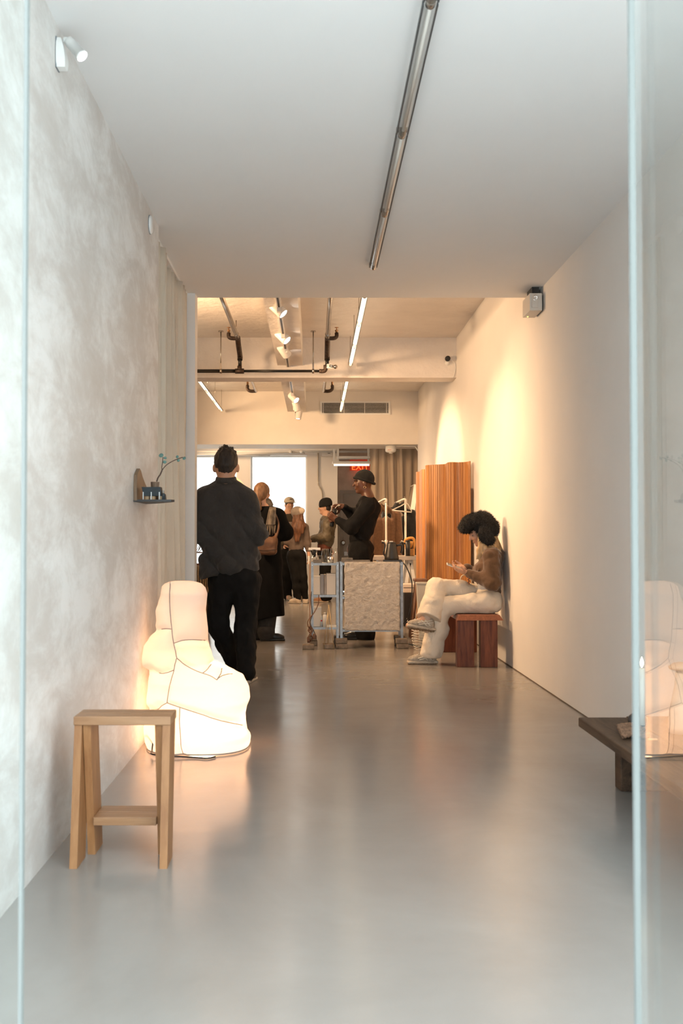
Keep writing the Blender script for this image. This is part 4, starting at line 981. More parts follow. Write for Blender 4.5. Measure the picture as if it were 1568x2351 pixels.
for x0_, x1_, zt0, ya, yb, zz, lab, mt in ((720, 735, 1322, 10.5, 10.62, z2, 'pale carton at the left of the middle shelf', CARD), (735.5, 743.5, 1319, 10.49, 10.6, z2, 'grey carton standing between the pale ones', pm('grey_card', (0.36, 0.35, 0.35), 0.7)),
                                           (744.5, 749, 1319, 10.5, 10.66, z2, 'thin cream folder beside the largest white carton', pm('cream_card', (0.62, 0.52, 0.42), 0.7)), (749.5, 771, 1317, 10.48, 10.66, z2, 'largest white carton on the middle shelf', CARD),
                                           (719, 738, 1394, 10.52, 10.66, z3, 'pale box at the back of the lowest shelf', CARD)):
    a, b2 = pxx(x0_, ya), pxx(x1_, ya); top = P(700, zt0, ya).z
    t = thing('carton', lab, 'box', ((a + b2) / 2, (ya + yb) / 2, zz)); obj('box_body', MB().bbox((a, ya, zz), (b2, yb, top), .003), mt, t)
    obj('flap_line', MB().box((a + .004, ya - .0012, top - .02), (b2 - .004, ya - .0002, top - .018)), pm('card_edge', (0.4, 0.36, 0.32), 0.8), t)
for px, w2, pt, yy, lab, red in ((746, .021, 1406, 10.47, 'white upright bottle on the lowest shelf', 0), (738, .017, 1413, 10.50, 'small white bottle with a red dot on the lowest shelf', 1)):
    x = pxx(px, yy); top = P(700, pt, yy).z
    t = thing('white_bottle', lab, 'bottle', (x, yy, z3)); hh = top - z3
    obj('body', MB().lathe((x, yy, z3), [(w2, 0), (w2, hh * .8), (w2 * .6, hh * .86), (w2 * .55, hh)], 16), WHP, t)
    if red: obj('red_dot', MB().lathe((x, yy - w2, z3 + hh * .55), [(.009, 0), (.009, .002)], 12, (0, -1, 0)), MATS['red_mark'], t)
    else: obj('cap', MB().lathe((x, yy, z3 + hh * .86), [(w2 * .62, 0), (w2 * .62, hh * .15)], 14), CARD, t)
# thin folding stand
t = thing('thin_stand', 'thin brass and white wire stand leaning in front of the narrow shelf', 'stand', (pxx(755, 10.38), 10.38, 0))
obj('leg', MB().tube([V(pxx(743, 10.36), 10.36, .004), P(755, 1388, 10.40)], .004, 6), pm('brass_wire', (0.55, 0.42, 0.25), 0.4, 0.7), t)
obj('leg', MB().tube([V(pxx(766.5, 10.36), 10.36, .004), P(755, 1388, 10.40)], .004, 6), MATS['brass_wire'], t)
obj('leg', MB().tube([V(pxx(753, 10.36), 10.40, .004), P(754, 1388, 10.40)], .0035, 6), MATS['brass_wire'], t)
# cords
def cord(name, lab, pts, r, mt, n=40): return tag(obj(name, MB().tube(spline(pts, n), r, 6), mt), lab, 'cord')
BRC = pm('brown_cord', (0.16, 0.075, 0.04), 0.6)
cord('power_cord', 'brown cord hanging down the left of the narrow shelf', [P(732, 1366, 10.40), P(731, 1385, 10.40), P(722, 1405, 10.40), P(708, 1424, 10.38), P(707, 1436, 10.38), P(715, 1448, 10.37), P(708, 1462, 10.37), P(706, 1474, 10.36)], .005, BRC)
cord('power_cord', 'black cord hanging from the middle shelf of the narrow unit', [P(715, 1358, 10.41), P(714, 1380, 10.41), P(717, 1410, 10.41), P(712, 1430, 10.39), P(721, 1450, 10.39), P(725, 1462, 10.38), P(716, 1468, 10.38)], .004, BLACKP)
t = thing('cord_tangle', 'tangle of brown cords and plugs at the foot of the narrow shelf', 'cord', (pxx(710), 10.36, .05))
for i in range(3):
    pts = [P(706 + random.uniform(-1, 13), 1437 + j * 5.5, 10.36 + random.uniform(-.02, .02)) for j in range(8)]
    obj('loop', MB().tube(spline(pts, 40), .0055, 6), BRC, t)
obj('plug', MB().bbox((pxx(705), 10.33, .075), (pxx(711), 10.37, .115), .006), BRC, t); obj('plug', MB().bbox((pxx(718), 10.345, .10), (pxx(725), 10.38, .15), .006), BRC, t)
# stones and kettle on the wide unit
zt2_ = pz(1292.5) + .0075
SLATE = MATS['grey_slate']
tag(obj('stone_slab', MB().bbox((pxx(784.5), 10.46, zt2_), (pxx(850), 10.60, zt2_ + .02), .003), SLATE), 'long flat grey stone slab on the wide steel shelf', 'stone')
tag(obj('stone_slab', MB().bbox((pxx(785), 10.47, zt2_ + .0205), (pxx(810), 10.58, zt2_ + .042), .003), SLATE), 'short stone slab resting on the long slab', 'stone')
yk = 10.56
t = thing('electric_kettle', 'black gooseneck kettle on its base at the right of the wide shelf', 'kettle', (pxx(899, yk), yk, zt2_))
KM = pm('matt_black_steel', (0.03, 0.027, 0.025), 0.38, 0.2)
xk = pxx(899, yk)
obj('base', MB().bbox((pxx(880, yk), yk - .075, zt2_), (pxx(922, yk), yk + .075, zt2_ + .024), .006), KM, t)
hk = pz(1247, yk) - zt2_ - .024
obj('body', MB().lathe((xk, yk, zt2_ + .0245), [(0.07, 0), (0.074, .008), (0.07, .03), (0.055, hk * .65), (0.047, hk * .95), (0.044, hk)], 26), KM, t)
ld = obj('lid', MB().lathe((xk, yk, zt2_ + .0245 + hk), [(0.045, 0), (0.042, .008), (0.02, .01)], 24), KM, t)
obj('lid_knob', MB().bbox((xk - .022, yk - .02, zt2_ + .0345 + hk), (xk + .014, yk + .02, zt2_ + .045 + hk), .004), WHP, ld)
obj('spout', MB().tube(spline([V(xk - .06, yk, zt2_ + .05), V(xk - .082, yk, zt2_ + .09), V(xk - .068, yk, zt2_ + .15), V(xk - .075, yk, zt2_ + .19), V(xk - .1, yk, zt2_ + .195)], 20), .008, 8), KM, t)
obj('handle', MB().tube(spline([V(xk + .05, yk, zt2_ + hk), V(xk + .1, yk, zt2_ + hk + .005), V(xk + .105, yk, zt2_ + hk - .05), V(xk + .092, yk, zt2_ + .09)], 16), .011, 8), KM, t)
cord('power_cord', 'thick black kettle cord curving down the right of the wide shelf', [P(922, 1289, 10.5), P(933, 1302, 10.44), P(944, 1330, 10.42), P(946, 1350, 10.42), P(944, 1385, 10.42), P(936, 1420, 10.45), P(926, 1432, 10.6), P(922, 1450, 10.9), V(.93, 10.95, .006), V(1.0, 10.75, .006), V(1.07, 10.5, .006), V(1.2, 10.45, .006)], .006, BLACKP, 60)

# ------------------------------------------------------------------ table, grinder, rack and leaning board behind
yt = 13.3
zt3 = P(900, 1277, yt).z
t = thing('trestle_table', 'grey metal table on white trestles behind the steel shelf', 'table', (1.15, yt + .3, 0))
xa, xb = pxx(854, yt), XR - .42
obj('tabletop', MB().bbox((xa, yt, zt3 - .05), (pxx(967, yt), yt + .7, zt3), .004), pm('table_grey', (0.42, 0.38, 0.34), 0.4, 0.3), t)
for x in (xa + .12, pxx(944, yt)):
    tr = obj('trestle', MB().box((x - .03, yt + .1, zt3 - .09), (x + .03, yt + .6, zt3 - .0505)), WPLASTIC, t)
    for sx in (-1, 1):
        for y in (yt + .14, yt + .54):
            obj('trestle_leg', MB().hexa([(x + sx * .14 - .02, y - .02, 0), (x + sx * .14 + .02, y - .02, 0), (x + sx * .14 + .02, y + .02, 0), (x + sx * .14 - .02, y + .02, 0)], [(x + sx * .01 - .02, y - .02, zt3 - .0905), (x + sx * .01 + .02, y - .02, zt3 - .0905), (x + sx * .01 + .02, y + .02, zt3 - .0905), (x + sx * .01 - .02, y + .02, zt3 - .0905)]), WPLASTIC, tr)
YEL = pm('amber_wood', (0.62, 0.30, 0.075), 0.4, var=0.15)
xg_ = pxx(946, yt + .2); yg = yt + .2
t = thing('coffee_grinder', 'amber wooden coffee grinder on the grey table', 'grinder', (xg_, yg, zt3))
top = P(946, 1235, yg).z
obj('base', MB().bbox((xg_ - .06, yg - .06, zt3), (xg_ + .03, yg + .06, zt3 + .09), .012), YEL, t)
obj('frame', MB().tube(spline([V(xg_ - .075, yg, zt3 + .09), V(xg_ - .09, yg, zt3 + .18), V(xg_ - .08, yg, top - .02), V(xg_ - .02, yg, top), V(xg_ + .02, yg, top - .015), V(xg_ + .03, yg, zt3 + .16), V(xg_ + .02, yg, zt3 + .09)], 30), .017, 8), YEL, t)
obj('hopper', MB().lathe((xg_ - .03, yg, zt3 + .1), [(0.02, 0), (0.045, .05), (0.05, .085), (0.03, .09)], 18), YEL, t)
obj('crank', MB().tube([(xg_ - .09, yg - .03, zt3 + .16), (xg_ - .14, yg - .03, zt3 + .165)], .01, 8).ball((xg_ - .14, yg - .03, zt3 + .165), .022, 12, 8), BLACKP, t)
xb_ = pxx(935.5, yt + .12)
t = thing('black_canister', 'tall black cylinder standing beside the amber grinder', 'canister', (xb_, yt + .12, zt3))
obj('body', MB().lathe((xb_, yt + .08, zt3), [(0.03, 0), (0.03, P(1, 1243, yt + .1).z - zt3)], 20), BLACKP, t)
obj('lid', MB().lathe((xb_, yt + .08, P(1, 1243, yt + .1).z + .0005), [(0.032, 0), (0.032, .012), (0.02, .014)], 20), KM, t)
xb_ = pxx(963, yt + .3)
t = thing('spray_bottle', 'small clear bottle with green label beside the wooden screen', 'bottle', (xb_, yt + .3, zt3))
obj('body', MB().lathe((xb_, yt + .3, zt3), [(0.028, 0), (0.028, .1), (0.01, .14), (0.01, .19)], 14), WHP, t)
obj('paper_label', MB().lathe((xb_, yt + .3, zt3 + .06), [(0.0285, 0), (0.0285, .035)], 14, cap=False), pm('green_label', (0.05, 0.25, 0.12), 0.5), t)
# storage under the table
yy = 12.95
for (x0_, x1_, p0, p1, lab, mt, nm) in ((925, 953, 1361, 1341, 'flat grey box stacked on the black crate', CARD, 'flat_box'), (927, 949, 1400, 1361.5, 'black fabric crate with a white tag under the grey table', BLACKP, 'black_crate')):
    t = thing(nm, lab, 'box', (pxx((x0_ + x1_) / 2, yy), yy + .2, 0)); zb_ = max(P(1, p0, yy).z, 0) if nm == 'flat_box' else 0.0
    obj('box_body', MB().bbox((pxx(x0_, yy), yy, zb_ + .0005), (pxx(x1_, yy), yy + .3, P(1, p1, yy).z), .008), mt, t)
    obj('tag' if nm == 'black_crate' else 'lid_line', MB().box((pxx(933, yy), yy - .004, zb_ + .06), (pxx(936, yy), yy - .0005, zb_ + .1)) if nm == 'black_crate' else MB().box((pxx(926, yy), yy - .003, zb_ + .06), (pxx(950, yy), yy - .0005, zb_ + .066)), WHP if nm == 'black_crate' else BLACKP, t)
# small wooden stool and planter
STW = wood('stool_wood', (0.16, 0.07, 0.035), (0.32, 0.16, 0.09), (12, 12, 2))
ys_ = 11.43
t = thing('wooden_stool', 'small brown wooden stool beside the wooden screen', 'stool', (pxx(972, ys_), ys_ + .12, 0))
zs_ = P(1, 1329, ys_).z
xs_a = pxx(951, ys_)
obj('seat', MB().bbox((xs_a, ys_, zs_ - .035), (xs_a + .15, ys_ + .19, zs_), .01), STW, t)
for sx, sy in ((0, 0), (1, 0), (0, 1), (1, 1)):
    xt, yt_ = xs_a + .03 + sx * .09, ys_ + .03 + sy * .13; xo = xt + (-.06 if sx == 0 else .02); yo = yt_ + (-.015 if sy == 0 else .03)
    obj('leg', MB().tube([(xt, yt_, zs_ - .036), (xo, yo, .0)], [.017, .02], 10), STW, t)
yp_ = 11.17
t = thing('planter_box', 'pale grey rectangular planter in front of the wooden screen', 'planter', (pxx(985, yp_), yp_ + .1, 0))
zp0, zp1 = 0.0, P(1, 1342, yp_).z
xa, xb = pxx(956, yp_), pxx(956, yp_) + .28
PLA = pm('planter_grey', (0.55, 0.53, 0.48), 0.6, var=0.04)
obj('body', MB().hexa([(xa + .035, yp_ + .02, 0), (xb - .035, yp_ + .02, 0), (xb - .035, yp_ + .13, 0), (xa + .035, yp_ + .13, 0)], [(xa + .008, yp_, zp1), (xb - .008, yp_, zp1), (xb - .008, yp_ + .15, zp1), (xa + .008, yp_ + .15, zp1)]), PLA, t)
obj('rim', MB().bbox((xa, yp_ - .008, zp1 + .0005), (xb, yp_ + .158, zp1 + .022), .004), PLA, t)
# wire basket
t = thing('wire_basket', 'white wire basket on the floor behind the crossed shoe', 'basket', (pxx(962, 10.3), 10.3, 0))
xc_, yc_ = pxx(964, 10.3), 10.3
WIRW = pm('white_wire', (0.70, 0.66, 0.6), 0.4)
for i in range(9):
    z_ = .01 + i * .026; r_ = .06 + .025 * math.sin(i / 9 * 2.4)
    obj('wire_ring', MB().tube([V(xc_ + r_ * math.cos(a * .3142), yc_ + r_ * math.sin(a * .3142), z_ + .004 * math.sin(a * 1.3 + i)) for a in range(20)], .0035, 5, closed=True), WIRW, t)
for i in range(7): 
    a = i * .9; obj('loose_wire', MB().tube(spline([V(xc_ + .08 * math.cos(a), yc_ + .08 * math.sin(a), .2), V(xc_ + .09 * math.cos(a + .4), yc_ + .08 * math.sin(a + .4), .27), V(xc_ + .05 * math.cos(a + 1.2), yc_ + .05 * math.sin(a + 1.2), .3), V(xc_ - .02, yc_, .24)], 14), .0035, 5), WIRW, t)
t = thing('cable_bundle', 'bundle of white and black cables behind the bench legs', 'cable', (1.45, 10.6, 0))
for i in range(6):
    pts = [V(1.40 + random.uniform(-.06, .1), 10.55 + random.uniform(-.08, .1), .008 + j * .035 * (i % 3 + 1) * .5) for j in range(7)]
    obj('cable', MB().tube(spline(pts, 40), .006, 6), WIRW if i % 2 else BLACKP, t)
# clothes rack
yr = 14.2
PIPEW = pm('white_pipe', (0.55, 0.52, 0.47), 0.4)
zr0 = P(1, 1149, yr).z
t = thing('clothes_rack', 'white pipe clothes rack with two hanging jackets', 'clothes rack', (1.08, yr + .5, 0))
for px, yy in ((886.5, yr), (931, yr)):
    x = pxx(px, yy)
    pp = obj('upright', MB().tube([(x, yy, 0), (x, yy, zr0)], .014, 12), PIPEW, t)
    obj('top_fitting', MB().tube(spline([V(x, yy, zr0 - .03), V(x, yy, zr0 + .01), V(x - .02, yy + .03, zr0 + .015), V(x - .05, yy + .2, zr0 + .0)], 10), .016, 10), PIPEW, pp)
    obj('clamp', MB().tube([(x, yy, 0.98), (x, yy, 1.06)], .02, 12).tube([(x - .06, yy - .02, 1.05), (x, yy, 1.03)], .008, 6), PIPEW, pp)
    obj('top_rail', MB().tube([(x - .05, yy + .18, zr0), (x - .05, yy + 1.1, zr0)], .016, 10), PIPEW, t)
    obj('foot', MB().tube([(x, yy - .2, .02), (x, yy + .3, .02)], .02, 10), PIPEW, t)
def jacket(lab, xc, yc, ztop, wd, ln, mt, group=None):
    t_ = thing('hanging_jacket', lab, 'jacket', (xc, yc, ztop - ln))
    z1_ = ztop
    pr = [cone((xc - .03, yc, z1_ - .05), (xc - wd * .42, yc, z1_ - .14), .05, .05, (0, 1, 0), .7), cone((xc + .03, yc, z1_ - .05), (xc + wd * .42, yc, z1_ - .14), .05, .05, (0, 1, 0), .7),
          rbox((xc, yc, z1_ - ln / 2 - .15), (wd * .40, .07, ln / 2 - .03), .06)]
    for s in (-1, 1): pr += limb([(xc + s * wd * .42, yc, z1_ - .14), (xc + s * wd * .5, yc - .02, z1_ - .45), (xc + s * wd * .5, yc - .05, z1_ - .72)], [.065, .06, .05])
    solid('cloth', pr, mt, t_, .012, .04, lambda x, y, z, f: f + (.12 - np.abs(vnoise(x * 11 + 3, y * 6, z * 3))) * .10)
    obj('hanger_hook', MB().tube(spline([V(xc, yc, z1_ - .04), V(xc, yc, z1_ + .03), V(xc + .02, yc, z1_ + .05), V(xc + .03, yc, z1_ + .03)], 12), .005, 6), PIPEW, t_)
jacket('brown wool jacket hanging at the left of the rack', pxx(883, 14.6), 14.65, P(1, 1158, 14.6).z, .40, .68, pm('brown_wool', (0.11, 0.052, 0.024), 0.95, var=0.2, vs=40, bs=0.3, bscale=120, sheen=0.3))
jacket('black jacket hanging at the right of the rack', pxx(921, 14.6), 15.05, P(1, 1155, 14.6).z, .44, .66, pm('black_wool', (0.010, 0.010, 0.011), 0.9, var=0.3, vs=40, sheen=0.2))
a_, b_, c_2 = P(902, 1172, 14.1), P(934, 1156, 14.1), P(945, 1174, 14.1)
t = thing('clothes_hanger', 'empty white clothes hanger at the front of the rack', 'hanger', (b_.x, 14.1, b_.z))
obj('arms', MB().tube(spline([c_2, b_, P(920, 1162, 14.1), a_ + V(0, 0, .01), a_], 24), .007, 8), PIPEW, t)
obj('bar', MB().tube([a_, P(945, 1176, 14.1)], .009, 8), PIPEW, t)
obj('hook', MB().tube(spline([b_, b_ + V(0, .02, .06), b_ + V(-.03, .05, .09)], 10), .005, 6), STEEL, t)
# leaning board
yl = 16.2
t = thing('leaning_mirror', 'tall mirror with thick white edge leaning on the right wall end', 'mirror', (1.45, yl, 0))
xt_, xb2 = pxx(951, yl), pxx(912, yl); zt4 = P(1, 1112, yl).z; th = .065
obj('white_edge', MB().hexa([(xb2, yl, 0), (xb2 + th, yl, 0), (xb2 + th, yl + .6, 0), (xb2, yl + .6, 0)], [(xt_, yl, zt4), (xt_ + th, yl, zt4), (xt_ + th, yl + .6, zt4), (xt_, yl + .6, zt4)]), WHP, t)
obj('mirror_face', MB().hexa([(xb2 - .006, yl + .01, .01), (xb2 - .0005, yl + .01, .01), (xb2 - .0005, yl + .59, .01), (xb2 - .006, yl + .59, .01)], [(xt_ - .006, yl + .01, zt4 - .01), (xt_ - .0005, yl + .01, zt4 - .01), (xt_ - .0005, yl + .59, zt4 - .01), (xt_ - .006, yl + .59, zt4 - .01)]), pm('mirror', (0.6, 0.6, 0.6), 0.05, 1.0, var=0.01), t)
# globe lamp, low table, branches and basket by the left window
gc = P(524, 1131, 17.2)
t = thing('globe_lamp', 'round yellow paper globe lamp behind the grey jacket', 'lamp', (gc.x, 17.2, 0))
obj('globe', MB().ball(gc, (.29, .29, .28), 28, 20), emit('paper_globe', (1.0, 0.70, 0.33), 0.95), t)
obj('pole', MB().tube([(gc.x, 17.2, 0.03), (gc.x, 17.2, gc.z - .27)], .012, 10), BLACKM, t)
obj('base', MB().lathe((gc.x, 17.2, 0), [(0.16, 0), (0.16, .015), (0.02, .03)], 24), BLACKM, t)
yw_ = 18.8
t = thing('window_console', 'brown wooden console with a thin rail at the left window', 'table', (-2.1, yw_, 0))
BWD = wood('console_brown', (0.14, 0.05, 0.025), (0.28, 0.12, 0.06), (1.2, 12, 12))
z_a = P(1, 1294, yw_).z; z_b = P(1, 1269.5, yw_).z
obj('tabletop', MB().bbox((-2.9, yw_, z_a - .06), (-1.75, yw_ + .4, z_a), .005), BWD, t)
obj('rail', MB().box((-2.9, yw_ + .36, z_b - .01), (-1.75, yw_ + .38, z_b + .012)), BWD, t)
for x in (-2.85, -1.8):
    obj('leg', MB().box((x - .03, yw_ + .03, 0), (x + .03, yw_ + .09, z_a - .0605)), BWD, t); obj('rail_post', MB().box((x - .015, yw_ + .36, z_a + .0005), (x + .015, yw_ + .38, z_b - .0105)), BWD, t)
t = thing('branch_vase', 'bare twigs in a vase on the window console', 'vase', (-2.2, yw_ + .2, z_a))
obj('body', MB().lathe((-2.25, yw_ + .2, z_a + .0005), [(0.05, 0), (0.07, .06), (0.05, .14), (0.03, .18)], 18), BLACKP, t)
for i in range(7):
    a = P(447 + i * 3.5, 1252 - (i % 3) * 7, yw_ + .2); obj('twig', MB().tube(spline([V(-2.25, yw_ + .2, z_a + .15), V(-2.2 + .02 * i, yw_ + .2, z_a + .22 + .02 * (i % 2)), a], 10), .006, 5), BR, t)
yb_ = 12.8
c0 = P(455, 1325, yb_)
t = thing('ribbed_basket', 'ribbed golden woven basket stool at the left of the dark trousers', 'basket', (c0.x, yb_, 0))
zb_t = P(1, 1299, yb_).z
GOLD = pm('gold_straw', (0.34, 0.24, 0.13), 0.4, 0.3, var=0.4, vs=40)
obj('core', MB().lathe((c0.x, yb_, 0), [(0.09, 0), (0.135, .12), (0.15, zb_t * .5), (0.13, zb_t * .85), (0.08, zb_t - .02), (0.0, zb_t - .015)], 32, cap=False), pm('basket_core', (0.10, 0.065, 0.035), 0.7), t)
for i in range(30):
    a = i / 30 * 2 * math.pi; m_ = MB()
    m_.tube(spline([V(c0.x + r_ * math.cos(a), yb_ + r_ * math.sin(a), z_) for r_, z_ in ((.095, .0), (.14, .12), (.155, zb_t * .5), (.135, zb_t * .85), (.085, zb_t - .015), (.03, zb_t - .004))], 14), .009, 6); obj('rib', m_, GOLD, t)
# ================================================================== PEOPLE
def axes(f, u=(0, 0, 1)):
    f = Vector(f).normalized(); u = Vector(u); r = f.cross(u).normalized(); u = r.cross(f).normalized(); return f, u, r
def amat(r, f, u): return [[r[i], f[i], u[i]] for i in range(3)]
def head(c, f, u=(0, 0, 1), s=0.9, neck=None, nr=.058, ears=True):
    """skin shapes of a head looking along f; c is the middle of the skull"""
    f, u, r = axes(f, u); c = Vector(c); M = amat(r, f, u); q = lambda a, b, d: c + (r * a + f * b + u * d) * s
    pr = [ell(q(0, -.01, .02), (.077 * s, .096 * s, .098 * s), M), ell(q(0, .028, -.045), (.060 * s, .068 * s, .085 * s), M), ell(q(0, .07, -.105), (.028 * s, .024 * s, .022 * s), M, k=.02),
          cone(q(0, .094, .012), q(0, .117, -.03), .009 * s, .015 * s, k=.012), ell(q(0, .085, .026), (.05 * s, .016 * s, .012 * s), M, k=.012),
          ell(q(0, .095, -.066), (.024 * s, .012 * s, .010 * s), M, k=.008), ell(q(-.038, .075, -.03), (.026 * s, .02 * s, .022 * s), M, k=.02), ell(q(.038, .075, -.03), (.026 * s, .02 * s, .022 * s), M, k=.02)]
    if ears: pr += [ell(q(sx * .080, -.008, -.018), (.010 * s, .022 * s, .034 * s), M, k=.01) for sx in (-1, 1)]
    if neck is not None: pr.append(cone(q(0, -.02, -.06), neck, nr * .95, nr * 1.05, k=.03))
    return pr
def face(parent, c, f, u=(0, 0, 1), s=0.9, brow=None):
    """eyes and brows as parts"""
    f, u, r = axes(f, u); c = Vector(c)
    for sx in (-1, 1):
        e = c + (r * sx * .033 + f * .0765 + u * -.004) * s
        ey = obj('eye', MB().ball(e, .0115 * s, 12, 8), pm('eye_white', (0.35, 0.31, 0.28), 0.3), parent)
        obj('iris', MB().ball(e + f * .0065 * s, .007 * s, 10, 6), pm('iris_dark', (0.02, 0.012, 0.008), 0.2), ey)
        obj('eyebrow', MB().tube(spline([c + (r * sx * .015 + f * .1 + u * .024) * s, c + (r * sx * .035 + f * .098 + u * .031) * s, c + (r * sx * .055 + f * .082 + u * .024) * s], 8), .0045 * s, 6), brow or pm('brow_dark', (0.02, 0.014, 0.01), 0.8), parent)
def hand(wrist, d, nrm, curl, s=1.0, thumb=1, spread=.018, L=1.0):
    """palm, four unequal bent fingers and a thumb leaving the side; d along the hand, nrm out of the palm"""
    d = Vector(d).normalized(); nrm = (Vector(nrm) - d * Vector(nrm).dot(d)).normalized(); side = d.cross(nrm) * thumb; w_ = Vector(wrist)
    pr = [rbox(w_ + d * .05 * s, (.038 * s, .048 * s, .014 * s), .013 * s, amat(side, d, nrm), k=.012), cone(w_ - d * .03 * s, w_ + d * .02 * s, .024 * s, .026 * s, nrm, .8, k=.015)]
    for i, ln in enumerate((.068, .078, .072, .055)):
        b_ = w_ + d * (.094 - abs(i - 1.2) * .003) * s + side * (.030 - i * .02) * s
        dd = d; pts = [b_ - d * .02 * s]; seg = ln * L * s / 3
        p = b_.copy(); pts.append(p.copy())
        for k in range(3):
            ang = curl * (k + .6) * .62
            dd = d * math.cos(ang) + nrm * math.sin(ang); p = p + dd * seg * (1.15, 1, .85)[k]; pts.append(p.copy())
        pr += limb(pts, [.0095 * s, .0095 * s, .0088 * s, .008 * s, .007 * s], k=.004)
    tb = w_ + d * .03 * s + side * .034 * s
    p1 = tb + (d * .55 + side * .75 + nrm * .25).normalized() * .035 * s; p2 = p1 + (d * .8 + side * .2 + nrm * .5 * curl).normalized() * .03 * s; p3 = p2 + (d * .8 - side * .15 + nrm * .6 * curl).normalized() * .024 * s
    pr += limb([tb - side * .012 * s, p1, p2, p3], [.014 * s, .011 * s, .0098 * s, .008 * s], k=.008)
    return pr
def lowbody(pelv, hips, knees, ankles, toes, s=1.0):
    pr = [ell(pelv, (.15 * s, .10 * s, .11 * s))]
    for h_, k_, a_, t_ in zip(hips, knees, ankles, toes):
        pr += limb([h_, k_, a_], [.075 * s, .05 * s, .036 * s]); pr.append(cone(a_, t_, .034 * s, .028 * s))
    return pr
def shoe(name, ankle, toe, mat, sole, parent, s=1.0, h=.008, extra=None, up=(0, 0, 1), zfloor=0.0):
    """shoe with a sole as its sub-part; ankle and toe are points over the sole"""
    a, b = Vector(ankle), Vector(toe); f, u, r = axes(b - a, up); M = amat(r, f, u); L = (b - a).length
    heel = a - f * .05 * s
    pr = [rbox(heel.lerp(b, .30) + u * .052 * s, (.036 * s, L * .30, .036 * s), .030 * s, M), ell(heel.lerp(b, .78) + u * .035 * s, (.043 * s, L * .32, .033 * s), M), cone(a + u * .03 * s, a + u * .095 * s + f * .005, .042 * s, .040 * s), cone(a + u * .05 * s, heel.lerp(b, .7) + u * .045 * s, .04 * s, .03 * s)]
    o = solid(name, pr, mat, parent, h, .03)
    sp = [rbox(heel.lerp(b, .5) + u * .012 * s, (.042 * s, (b - heel).length * .5 + .012 * s, .0125 * s), .012 * s, M), ell(heel.lerp(b, .82) + u * .014 * s, (.049 * s, L * .26, .0135 * s), M, k=.01)]
    solid('sole', sp, sole, o, h * .8, .012)
    return o, (f, u, r, heel, L)
def trousers(name, mat, parent, pelv, hips, knees, ankles, rw=(.105, .08, .075, .08), hipr=(.175, .125, .12), zcut=None, seed=1.0, amp=.012, h=.011, side=None, hem=True):
    M = None if side is None else amat(side, side.cross(V(0, 0, 1)) * -1, V(0, 0, 1))
    pr = [ell(pelv, hipr, M)]
    for h_, k_, a_ in zip(hips, knees, ankles):
        mid = (Vector(k_) + Vector(a_)) / 2
        pr += limb([h_, k_, mid, a_], list(rw))
    return solid(name, pr, mat, parent, h, .035, folds(amp, 16, 16, 11, seed, zcut))
CL = lambda *a, **k: pm(*a, **k)

# ------------------------------------------------------------------ 1: person in the dark overshirt, seen from behind
Y1 = 8.22
t = thing('person', 'person walking away in a charcoal overshirt and black trousers', 'person', (P(530, 1330, Y1).x, Y1, 0))
SK1 = pm('skin_light', (0.50, 0.27, 0.17), 0.5, var=0.08, vs=25)
hc = P(519, 1066, Y1); nb = P(519, 1112, Y1 - .02)
sh = [P(471, 1143, Y1), P(567, 1147, Y1)]; elb = [P(455, 1222, Y1 - .02), P(592, 1224, Y1 - .04)]; wr = [P(483, 1228, Y1 + .26), P(565, 1224, Y1 + .26)]
pel = P(538, 1328, Y1); hip = [P(509, 1335, Y1), P(567, 1335, Y1)]; kn_ = [P(501, 1432, Y1 + .02), P(562, 1440, Y1 - .03)]
an = [V(P(540, 1500, Y1 + .16).x, Y1 + .16, .115), V(P(565, 1500, 7.98).x, 7.98, .10)]
to = [an[0] + V(.03, .15, -.075), an[1] + V(.03, .15, -.065)]
fw = V(.05, 1, 0)
body = head(hc, fw, s=.93, neck=nb, nr=.062) + [ell(hc + V(sx * .094, -.005, -.032), (.012, .02, .034), k=.01) for sx in (-1, 1)] + [cone(hc + V(0, -.01, -.03), hc + V(0, -.01, -.06), .083, .07)] + [cone(P(519, 1145, Y1), P(525, 1290, Y1), .10, .15, (0, 1, 0), .6)] + [cone(P(519, 1140, Y1), s_, .05, .05) for s_ in sh]
for s_, e_, w_ in zip(sh, elb, wr): body += limb([s_, e_, w_], [.055, .045, .032])
body += lowbody(pel, hip, kn_, an, to)
solids('body', [(body, .011, .03, None), (hand(wr[0], (.3, .9, .1), (1, 0, .2), 1.0, thumb=-1), .005, .01, None), (hand(wr[1], (-.3, .9, .1), (-1, 0, .2), 1.0), .005, .01, None)], SK1, t)
HAIR1 = pm('black_hair', (0.016, 0.011, 0.009), 0.55, var=0.5, vs=60, bs=0.6, bscale=120, stretch=(1, 1, .3))
f_, u_, r_ = axes(fw); Mh = amat(r_, f_, u_)
hp = [ell(hc + V(0, .0, .036), (.094, .108, .098), Mh), ell(hc + V(0, -.03, -.005), (.086, .085, .06), Mh), ell(hc + V(0, -.052, -.05), (.058, .045, .035), Mh)]
rr = random.Random(5)
for i in range(46):
    a = rr.uniform(0, 6.28); ti = rr.uniform(.05, .95); d = V(math.cos(a) * math.sin(ti), math.sin(a) * math.sin(ti), math.cos(ti))
    b0 = hc + V(0, 0, .036) + V(d.x * .085, d.y * .095, d.z * .088); b1 = b0 + (d + V(rr.uniform(-.7, .7), rr.uniform(-.5, .5), .35)).normalized() * rr.uniform(.012, .03)
    hp.append(cone(b0, b1, .012, .003, k=.012))
hr = solid('hair', hp, HAIR1, t, .005, .02, folds(.008, 70, 70, 22, 2.0))
m_ = MB()
